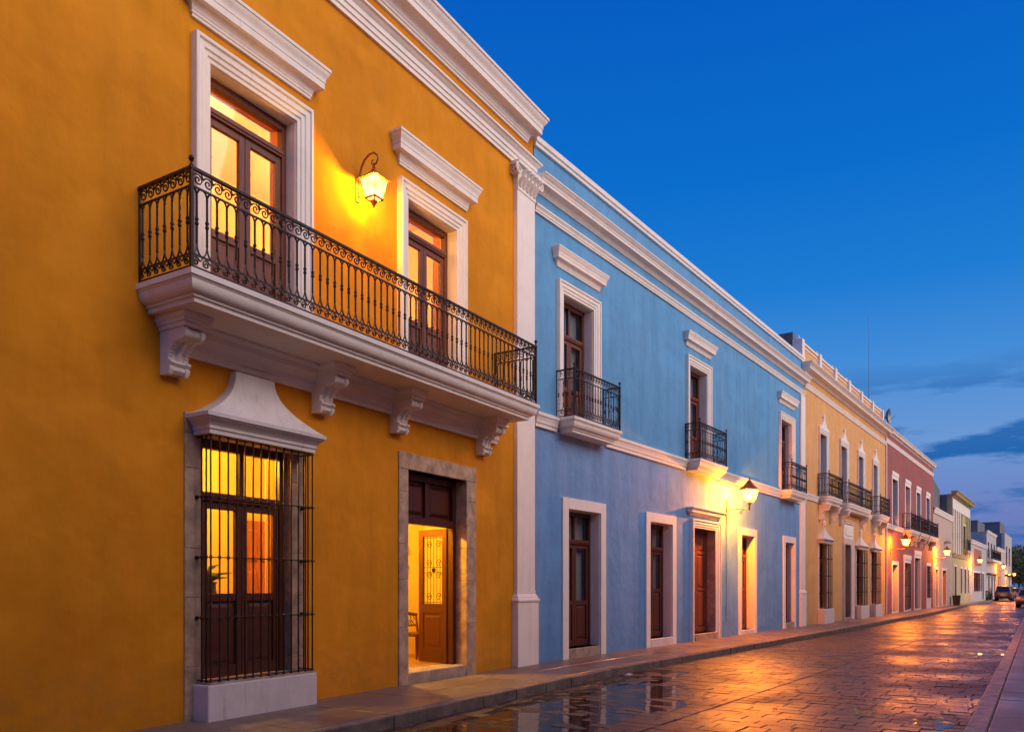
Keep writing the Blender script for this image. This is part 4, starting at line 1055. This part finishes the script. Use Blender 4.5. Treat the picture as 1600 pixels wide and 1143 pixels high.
for a, b, z0, z1 in UR:
    surround(rh, a, b, z0, z1, .20, .8, flat=True); MB().box(a-.2, b+.2, -.02, .06, z1+.202, z1+.42).build('window_crest', 'white_trim', rh)
    MB().box(b-.012, b-.002, -.28, .0, z0, z1).build('reveal', 'white_trim', rh)
    french(rh, a+.002, b-.013, z0, z1-.002, -.26, 6.9, 5.9, 'wood_dark', 'glass_dark', False, detail=False)
for a, b in ((39.5, 42.75), (43.05, 46.3), (46.6, 50.6)):
    bo = MB().sweep([(Q(a), -.03), (Q(a), .52), (Q(b), .52), (Q(b), -.03)], slab_prof(4.62, 4.90), top=True, bottom=True).build('balcony', 'white_trim', rh, smooth=30)
    for x in (Q(a)+.4, Q(b)-.4): corbel(bo, x, 4.05, 4.622, .42, .22)
    railing(bo, Q(a)+.06, Q(b)-.06, .47, 4.902, 5.88, .14, False, rad=.010)
for i, (a, b, z0, z1) in enumerate(DRd):
    surround(rh, a, b, -.02, z1, .20, 1.0, 'door_surround', flat=True)
    MB().box(a+.002, b-.002, -.3, .043, -.02, z0).build('door_sill', 'white_plinth', rh)
    if i in (1, 2): MB().box(a-.2, b+.2, -.02, .08, z1+.202, z1+.48).build('door_panel', 'white_trim', rh)
    MB().box(b-.012, b-.002, -.25, .0, z0, z1).build('reveal', 'white_trim', rh)
    french(rh, a+.002, b-.013, z0+.001, z1-.002, -.24, None, None, 'wood_dark', solid=True, name='door', detail=False)
    if i == 1: grille(rh, a, b, .15, z1, .06, 9, [.9, 1.6, 2.3])
    if i == 3: grille(rh, a-.03, b+.03, .752, z1, .10, 8, [1.3, 1.9, 2.5])

# ================================================================== far houses
def far_wall(par, L, z1, ops, mat, depth=8, roof=None, side='plaster_grey'):
    MB().wall(0, L, -.28, z1, ops, .4).build('wall', mat, par)
    shell(par, L, z1-.02, depth, side, roof, n0=-.405)
S5 = 51.70; L5 = 10.4
h5 = thing('beige_house', 'plain low beige house beside the red house', 'house', 'b', S5)
D5 = [(.95, 2.25, .1, 2.75), (4.6, 6.7, .1, 2.75)]
far_wall(h5, L5, 7.05, D5, 'plaster_beige')
band(h5, 0, L5-.02, string_prof(6.85, 7.25, .16), name='cornice')
MB().box(.0, L5-.02, -.4, .05, 7.051, 7.30).build('coping', 'plaster_beige', h5)
for a, b, z0, z1 in D5:
    surround(h5, a, b, -.02, z1, .18, 1, 'door_surround', flat=True); french(h5, a+.002, b-.002, z0, z1-.002, -.22, None, None, 'wood_dark', solid=True, name='door', detail=False)
m = MB(); m.tube([(0, 0, 0), (0, .22, .06)], .02, 5); m.lathe((0, .22, -.14), [(.10, 0), (.24, .03), (.24, .10), (.05, .22)], 8)
tag(place(m.build('wall_speaker', 'grey_metal'), 'b', 57.6, 0, 5.0), 'small grey fitting high on the beige wall above the lamp', 'wall fitting')

S6 = 62.15; L6 = 12.7
h6 = thing('lime_house', 'yellow-green two-storey house with pilasters and white frieze', 'house', 'b', S6)
U6 = [(7.2, 9.0, 4.9, 7.0)]; D6 = [(1.2, 2.6, .1, 3.2), (5.4, 6.6, .9, 3.1), (8.2, 9.6, .9, 3.1), (10.9, 12.0, .9, 3.1)]
far_wall(h6, L6, 9.2, U6+D6, 'plaster_lime', roof=8.6)
band(h6, 0, L6-.02, cornice_prof(8.95, 9.4, .5, 1), True, True, 'cornice', 'plaster_lime')
MB().box(.0, L6-.02, -.02, .04, 8.0, 8.85).build('frieze', 'white_trim', h6)
for x in (.35, 1.9, 3.4, 4.9, 6.3, 9.6, 11.0, 12.2): MB().box(x-.22, x+.22, -.02, .09, 4.35, 7.98).build('pilaster', 'plaster_lime' if x > 5 else 'white_trim', h6)
band(h6, 0, L6-.02, string_prof(4.0, 4.3, .2), name='belt_course', mat='plaster_lime')
for a, b, z0, z1 in U6+D6:
    surround(h6, a, b, z0-.05, z1, .15, 1, flat=True); french(h6, a+.002, b-.002, z0, z1-.002, -.2, None, z0+.9, 'wood_dark', 'glass_dark', True, detail=False)
bo = MB().box(6.8, 9.4, -.02, .45, 4.55, 4.75).build('balcony', 'plaster_lime', h6); railing(bo, 6.86, 9.34, .4, 4.752, 5.7, .16, False)

S7 = 74.9; L7 = 16.5
h7 = thing('low_house', 'low lamp-lit house with barred window beyond the yellow-green house', 'house', 'b', S7)
D7 = [(3.0, 9.2, 1.05, 2.9), (11.5, 13.2, .1, 2.9)]
far_wall(h7, L7, 5.9, D7, 'plaster_pale')
band(h7, 0, L7-.02, string_prof(5.7, 6.05, .2), name='cornice')
MB().box(3.6, 10.5, -.02, .05, 3.7, 5.3).build('brick_panel', 'plaster_brick', h7)
a, b, z0, z1 = D7[0]; surround(h7, a, b, z0, z1, .2, 1, flat=True); french(h7, a+.002, b-.002, z0, z1-.002, -.2, None, 1.3, 'wood_dark', 'glass_dark', False, detail=False)
grille(h7, a, b, z0, z1, .2, 14, [1.6, 2.2])
a, b, z0, z1 = D7[1]; surround(h7, a, b, -.02, z1, .2, 1, 'door_surround', flat=True); french(h7, a+.002, b-.002, z0, z1-.002, -.2, None, None, 'wood_dark', solid=True, name='door', detail=False)

S8 = 91.5; L8 = 12.4
h8 = thing('white_house', 'tall whitish house with long dark balcony near the street end', 'house', 'b', S8)
U8 = [(1.5, 3.2, 4.8, 6.6), (5.2, 6.9, 4.8, 6.6), (9.0, 10.7, 4.8, 6.6)]; D8 = [(2.0, 3.6, .1, 2.7), (6.0, 7.6, .1, 2.7), (9.6, 11.0, .1, 2.7)]
far_wall(h8, L8, 7.75, U8+D8, 'plaster_pale', side='plaster_pale')
band(h8, 0, L8-.02, string_prof(7.6, 7.9, .15), name='cornice')
for i, (a, b, z0, z1) in enumerate(U8+D8): french(h8, a+.002, b-.002, z0, z1-.002, -.15, None, z0+.9 if i < 3 else None, 'wood_dark', 'glass_dark', i < 3, name='window' if i < 3 else 'door', detail=False, solid=i > 2)
bo = MB().box(.2, L8-.2, -.02, .6, 4.35, 4.6).build('balcony', 'white_trim', h8); railing(bo, .26, L8-.26, .54, 4.602, 5.7, .18, False, rad=.016)
MB().box(0, L8-.02, -.02, .35, 2.95, 3.05).build('canopy', 'wood_dark', h8)
MB().box(3.5, L8-.5, -4.5, -1.2, 7.3, 9.3).build('roof_room', 'plaster_grey', h8)

S9 = 104.0; L9 = 13.6
h9 = thing('mustard_house', 'mustard house behind the parked van, lit by a street lamp', 'house', 'b', S9)
D9 = [(3.0, 4.8, .1, 2.8), (8.0, 9.8, .1, 2.8)]; far_wall(h9, L9, 6.3, D9, 'plaster_ochre', side='plaster_pale')
MB().box(6.2, L9-.01, -.02, .04, .0, 6.25).build('white_bay', 'plaster_pale', h9)
band(h9, 0, L9-.02, string_prof(6.1, 6.5, .2), name='cornice')
for a, b, z0, z1 in D9: french(h9, a+.002, b-.002, z0, z1-.002, -.1, None, None, 'wood_dark', solid=True, name='door', detail=False)
S10 = 117.7; L10 = 13.5
h10 = thing('grey_house', 'dark grey house with flat roof at the far end of the row', 'house', 'b', S10)
U10 = [(2.0, 4.5, 4.5, 7.2), (7.5, 10.0, 4.5, 7.2)]; D10 = [(2.4, 4.2, .1, 2.8), (8.0, 9.8, .1, 2.8)]; far_wall(h10, L10, 9.0, U10+D10, 'plaster_pale', side='plaster_grey')
MB().box(.3, 9.0, -6, -.6, 8.5, 10.6).build('roof_room', 'plaster_grey', h10)
for i, (a, b, z0, z1) in enumerate(U10+D10): french(h10, a+.002, b-.002, z0, z1-.002, -.1, None, z0+1 if i < 2 else None, 'wood_dark', 'glass_dark', False, name='window' if i < 2 else 'door', detail=False, solid=i > 1)
MB().box(0, L10, -.02, .5, 3.1, 3.25).build('canopy', 'wood_dark', h10)

# taller grey back walls rising behind the beige house
bk = thing('rooftop_block', 'weathered grey rooftop wall behind the beige house', 'rooftop wall', 'b', 55.6, -.9)
m = MB(); m.prism_n([(-1.6, 6.8), (6.4, 6.8), (6.4, 9.6), (2.5, 10.1), (-1.6, 9.4)], -4.0, 0); m.build('wall', 'plaster_grey', bk, bevel=.03)
MB().box(-1.2, 6.1, -3.8, -.3, 10.0, 10.25).build('coping', 'plaster_grey', bk, bevel=.03)

# ================================================================== rooftop things
m = MB().tube([(0, 0, 0), (0, 0, 6.6)], [.03, .012], 6); m.lathe((0, 0, 0), [(.12, 0), (.12, .08), (.04, .12)], 8)
tag(place(m.build('antenna_mast', 'grey_metal'), 'b', 34.05, -.75, 9.72), 'tall thin antenna mast on the ochre house roof', 'antenna')
dsh = thing('satellite_dish', 'grey satellite dish on the red house roof', 'dish', 'b', 37.35, -.62, 9.6)
m = MB(); k = 16; rings = []
for i in range(6):
    r_ = .45*i/5; rings.append([m.q((r_*math.cos(2*math.pi*j/k), .30-.22*(1-(r_/.45)**2), 1.75+r_*math.sin(2*math.pi*j/k))) for j in range(k)])
for i in range(5):
    for j in range(k): m.f.append([rings[i][j], rings[i][(j+1) % k], rings[i+1][(j+1) % k], rings[i+1][j]])
m.build('reflector', 'grey_metal', dsh, smooth=60)
MB().tube([(0, 0, 0), (0, 0, 1.5), (0, .07, 1.75)], .03, 6).build('pole', 'grey_metal', dsh); MB().tube([(0, .1, 1.35), (0, .6, 1.72)], .015, 5).build('feed_arm', 'grey_metal', dsh)
m = MB().lathe((0, 0, 0), [(.6, 0), (.62, .15), (.62, 1.5), (.5, 1.72), (.2, 1.82)], 14)
tag(place(m.build('water_tank', 'grey_metal', smooth=40), 'b', 36.1, -1.3, 9.602), 'grey rooftop water tank beside the satellite dish', 'tank')

# ================================================================== other street lamps
for lab, s, pw in (('glowing bracket lamp at the left end of the red house', 35.7, 1900), ('glowing bracket lamp on the beige house front', 52.35, 1900), ('glowing bracket lamp at the corner of the low barred house', 75.2, 1900), ('glowing bracket lamp above the parked van', 103.8, 1900)):
    street_lamp(lab, s, power=pw, n_=.80, z=3.78, arm_z=3.58)
for lab, s, n_ in (('distant glowing pole lamp in front of the dark trees', 120, 1.0), ('small distant lamp at the street end beside the grey house', 131, -.3)):
    lp = thing('pole_lamp', lab, 'lamp', 'b', s, n_, -.15, 'lamps along the street')
    MB().tube([(0, 0, 0), (0, 0, 3.1)], [.06, .04], 8).lathe((0, 0, 0), [(.14, 0), (.12, .3), (.06, .4)], 8).build('pole', 'iron', lp)
    lantern_body(lp, (0, 0, 3.18), .11, .20, .34, .24, .08); pointlight('lamp_light', lp, (0, 0, 3.42), 1500, (1, .235, .006), .09)

# ================================================================== bins and cars
def bin_(label, s, n_, k=1.0):
    t_ = thing('litter_bin', label, 'bin', 'b', s, n_, .004, 'dark bins on the far footway')
    MB().hexa([(-.26*k, -.22*k, .0), (.26*k, -.22*k, 0), (.26*k, .22*k, 0), (-.26*k, .22*k, 0)], [(-.32*k, -.27*k, .72*k), (.32*k, -.27*k, .72*k), (.32*k, .27*k, .72*k), (-.32*k, .27*k, .72*k)]).build('body', 'bin_dark', t_, bevel=.03)
    MB().box(-.34*k, .34*k, -.29*k, .29*k, .722*k, .80*k).build('lid', 'bin_dark', t_, bevel=.02)
bin_('dark litter bin standing before the yellow-green house', 61.2, .42); bin_('dark litter bin standing before the tall whitish house', 93.5, -.2+.35, .9)
pt = thing('potted_shrub', 'small round dark shrub in a pot by the whitish house', 'shrub', 'b', 90.6, .1, .004)
MB().lathe((0, 0, 0), [(.18, 0), (.25, .3), (.27, .34)], 10).build('pot', 'bin_dark', pt)
def leaf_cloud(m, blobs, n, size, rs):
    for _ in range(n):
        c, r_ = rs.choice(blobs)
        while True:
            d = Vector((rs.uniform(-1, 1), rs.uniform(-1, 1), rs.uniform(-1, 1)))
            if .2 < d.length < 1: break
        d = d*(d.length**-.55)
        p = Vector(c)+Vector((d.x*r_[0], d.y*r_[1], d.z*r_[2]))
        u_ = Vector((rs.gauss(0, 1), rs.gauss(0, 1), rs.gauss(0, 1))).normalized(); v_ = u_.orthogonal().normalized()
        l_ = size*rs.uniform(.6, 1.4)
        m.face([p-u_*l_, p+v_*l_*.5, p+u_*l_, p-v_*l_*.5])
m = MB(); leaf_cloud(m, [((0, 0, .7), (.34, .34, .38))], 260, .07, random.Random(2)); m.build('foliage', 'leaves', pt)

def car(label, name, s, n_, rz, L, W, H, body, kind, lit=None, group='cars at the far end of the street'):
    """x along the car (front +), lofted body from cross sections"""
    t_ = thing(name, label, 'car', 'b', s, n_, ZR+.003, group, rz)
    hl, hw = L/2, W/2
    if kind == 'van': st = [(-hl, .42, .96), (-hl+.04, .32, 1.02), (-hl+.5, .28, 1.04), (0, .26, 1.03), (hl-1.2, .26, 1.0), (hl-.5, .28, .92), (hl-.06, .32, .80), (hl, .42, .72)]
    else: st = [(-hl, .40, .78), (-hl+.05, .30, .92), (-hl+.6, .26, .95), (0, .24, .93), (hl-1.3, .24, .90), (hl-.5, .26, .80), (hl-.06, .30, .68), (hl, .40, .60)]
    m = MB(); rows = []
    for i, (x, zl, zh) in enumerate(st):
        k = .90 if i in (0, len(st)-1) else 1.0; w_ = hw*k
        rows.append([m.q(p) for p in ((x, -w_*.86, zl), (x, -w_, zl+.10), (x, -w_, zh-.14), (x, -w_*.93, zh), (x, w_*.93, zh), (x, w_, zh-.14), (x, w_, zl+.10), (x, w_*.86, zl))])
    for a, b in zip(rows, rows[1:]):
        for j in range(8): m.f.append([a[j], a[(j+1) % 8], b[(j+1) % 8], b[j]])
    m.f.append(rows[0]); m.f.append(rows[-1])
    m.build('body', body, t_, bevel=.02, smooth=35)
    if kind == 'van': cab = [(-hl+.06, 1.0), (-hl+.28, H-.03), (-hl+.6, H), (.5, H), (.95, H-.08), (1.55, .98)]
    else: cab = [(-hl+.75, .90), (-hl+1.35, H-.03), (-.1, H), (.35, H-.03), (1.15, .90)]
    w0, w1 = hw*.90, hw*.74
    m = MB(); n0 = len(cab); zz = lambda z: (z-.9)/(H-.9)
    wd = lambda z: w0+(w1-w0)*max(0, min(1, zz(z)))
    A_ = [m.q((x, -wd(z), z)) for x, z in cab]; B_ = [m.q((x, wd(z), z)) for x, z in cab]
    m.f.append(A_); m.f.append(B_)
    for j in range(n0-1): m.f.append([A_[j], A_[j+1], B_[j+1], B_[j]])
    m.build('cabin', body, t_, bevel=.03, smooth=40)
    def pane(p0, p1, fr, nm):    # glazed slope between cab points
        (x0, z0), (x1, z1) = p0, p1; f0, f1 = .10, .92
        P = lambda f: (x0+(x1-x0)*f, z0+(z1-z0)*f)
        (xa, za), (xb, zb) = P(f0), P(f1); dx, dz = -(z1-z0), (x1-x0); l_ = math.hypot(dx, dz); dx, dz = dx/l_*.012, dz/l_*.012
        if (dx < 0) != (xa < 0): dx, dz = -dx, -dz
        m = MB(); a_, b_ = wd(za)*.88, wd(zb)*.88
        m.hexa([(xa, -a_, za), (xa, a_, za), (xb, b_, zb), (xb, -b_, zb)], [(xa+dx, -a_, za+dz), (xa+dx, a_, za+dz), (xb+dx, b_, zb+dz), (xb+dx, -b_, zb+dz)]); m.build(nm, 'car_glass', t_)
    pane(cab[0], cab[1], 1, 'rear_window'); pane(cab[-1], cab[-2], 1, 'windscreen')
    for sd in (-1, 1):
        for x0, x1 in ((cab[1][0]+.12, -.15), (-.05, cab[-2][0]-.02)):
            za, zb = 1.02, H-.12; m = MB()
            m.hexa([(x0-.1, sd*(wd(za)-.004), za), (x1+.1, sd*(wd(za)-.004), za), (x1, sd*(wd(zb)-.004), zb), (x0, sd*(wd(zb)-.004), zb)], [(x0-.1, sd*(wd(za)+.010), za), (x1+.1, sd*(wd(za)+.010), za), (x1, sd*(wd(zb)+.010), zb), (x0, sd*(wd(zb)+.010), zb)]); m.build('side_window', 'car_glass', t_)
        for x in (-hl+.85, hl-.85):
            m = MB(); y0, y1 = sd*(hw-.20), sd*(hw+.005); k = 18; c0 = [m.q((x+.33*math.cos(2*math.pi*j/k), y0, .33+.33*math.sin(2*math.pi*j/k))) for j in range(k)]; c1 = [m.q((x+.33*math.cos(2*math.pi*j/k), y1, .33+.33*math.sin(2*math.pi*j/k))) for j in range(k)]
            m.f.append(c0); m.f.append(c1)
            for j in range(k): m.f.append([c0[j], c0[(j+1) % k], c1[(j+1) % k], c1[j]])
            wo = m.build('wheel', 'tyre', t_, bevel=.03)
            m = MB(); yr = sd*(hw+.009); c0 = [m.q((x+.20*math.cos(2*math.pi*j/k), y1, .33+.20*math.sin(2*math.pi*j/k))) for j in range(k)]; c1 = [m.q((x+.19*math.cos(2*math.pi*j/k), yr, .33+.19*math.sin(2*math.pi*j/k))) for j in range(k)]
            m.f.append(c1)
            for j in range(k): m.f.append([c0[j], c0[(j+1) % k], c1[(j+1) % k], c1[j]])
            m.build('rim', 'grey_metal', wo)
        zt = .78 if kind == 'van' else .66
        MB().box(-hl-.012, -hl+.10, sd*hw*.62 if sd > 0 else sd*hw*.91, sd*hw*.91 if sd > 0 else sd*hw*.62, zt, zt+.20).build('tail_lamp', 'tail_light' if lit == 'tail' else 'tail_dull', t_, bevel=.02)
        MB().box(hl-.10, hl+.012, sd*hw*.55 if sd > 0 else sd*hw*.88, sd*hw*.88 if sd > 0 else sd*hw*.55, .52, .66).build('headlight', 'head_light' if lit == 'head' else 'grey_metal', t_, bevel=.02)
        MB().box(.35, .55, sd*hw if sd > 0 else sd*hw-.2, sd*hw+.2 if sd > 0 else sd*hw, 1.0, 1.13).build('mirror', body, t_, bevel=.03)
    MB().box(-hl-.05, -hl+.1, -hw*.86, hw*.86, .34, .52).build('bumper', 'bin_dark', t_, bevel=.03)
    MB().box(-hl-.016, -hl+.02, -.26, .26, .60, .72).build('number_plate', 'white_trim', t_)
    return t_
t = NT('tail_dull'); t.fin(t.mix(t.noise(4), (.16, .012, .01), (.22, .02, .015)), .25)
car('brown van parked by the kerb at the far end', 'parked_van', 97.3, 1.35, 0, 4.6, 1.75, 1.72, 'car_brown', 'van')
car('silver car parked beyond the brown van', 'parked_car', 107.5, 2.0, 0, 4.4, 1.7, 1.5, 'car_silver', 'car')
car('silver car with glowing rear lights, cut by the right picture edge', 'parked_car', 63.2, 5.35, 0, 4.3, 1.72, 1.46, 'car_silver', 'car', 'tail')
car('dark car with lit headlights behind the silver car at the right edge', 'oncoming_car', 76.0, 4.9, R(180), 4.4, 1.75, 1.62, 'car_dark', 'van', 'head')

# ================================================================== trees at the end of the street
def tree(label, s, n_, h, cr, seed, mat):
    t_ = thing('tree', label, 'tree', 'b', s, n_, -.15, 'trees at the street end'); rs = random.Random(seed)
    m = MB(); m.tube([(0, 0, 0), (.05, .05, h*.2), (-.05, .1, h*.45)], [.24, .19, .13], 8)
    blobs = []
    for i in range(9):
        a = 2.4*i; r_ = cr*(.3+.5*rs.random()); zz = h*(.28+.60*rs.random()); p = (r_*math.cos(a), r_*math.sin(a), zz)
        m.tube([(-.05, .1, h*.42), (p[0]*.5, p[1]*.5, (zz+h*.42)/2+.1), p], [.10, .06, .02], 5)
        blobs.append((p, (cr*rs.uniform(.35, .55), cr*rs.uniform(.35, .55), h*rs.uniform(.10, .17))))
    blobs.append(((0, 0, h*.86), (cr*.4, cr*.4, h*.13)))
    m.build('trunk', 'bark', t_, smooth=60)
    m = MB(); leaf_cloud(m, blobs, 5200, .18, rs); m.build('crown', mat, t_)
tree('dark tree nearest the grey house at the street end', 138, -1.0, 8.3, 3.2, 1, 'leaves')
tree('broad dark tree hanging over the far end of the road', 150, 1.6, 9.0, 4.2, 2, 'leaves_warm')
tree('tall dark tree at the far right of the street end', 163, 4.5, 9.2, 4.5, 3, 'leaves')
tree('leafy dark tree over the right-hand cars at the street end', 141, 6.5, 9.0, 4.2, 6, 'leaves_warm')
tree('low bushy tree far down the road behind the lamps', 172, 9.0, 9.0, 5.0, 7, 'leaves')
tree('dark tree closing off the street behind the others', 185, -2.0, 9.5, 5.0, 4, 'leaves')
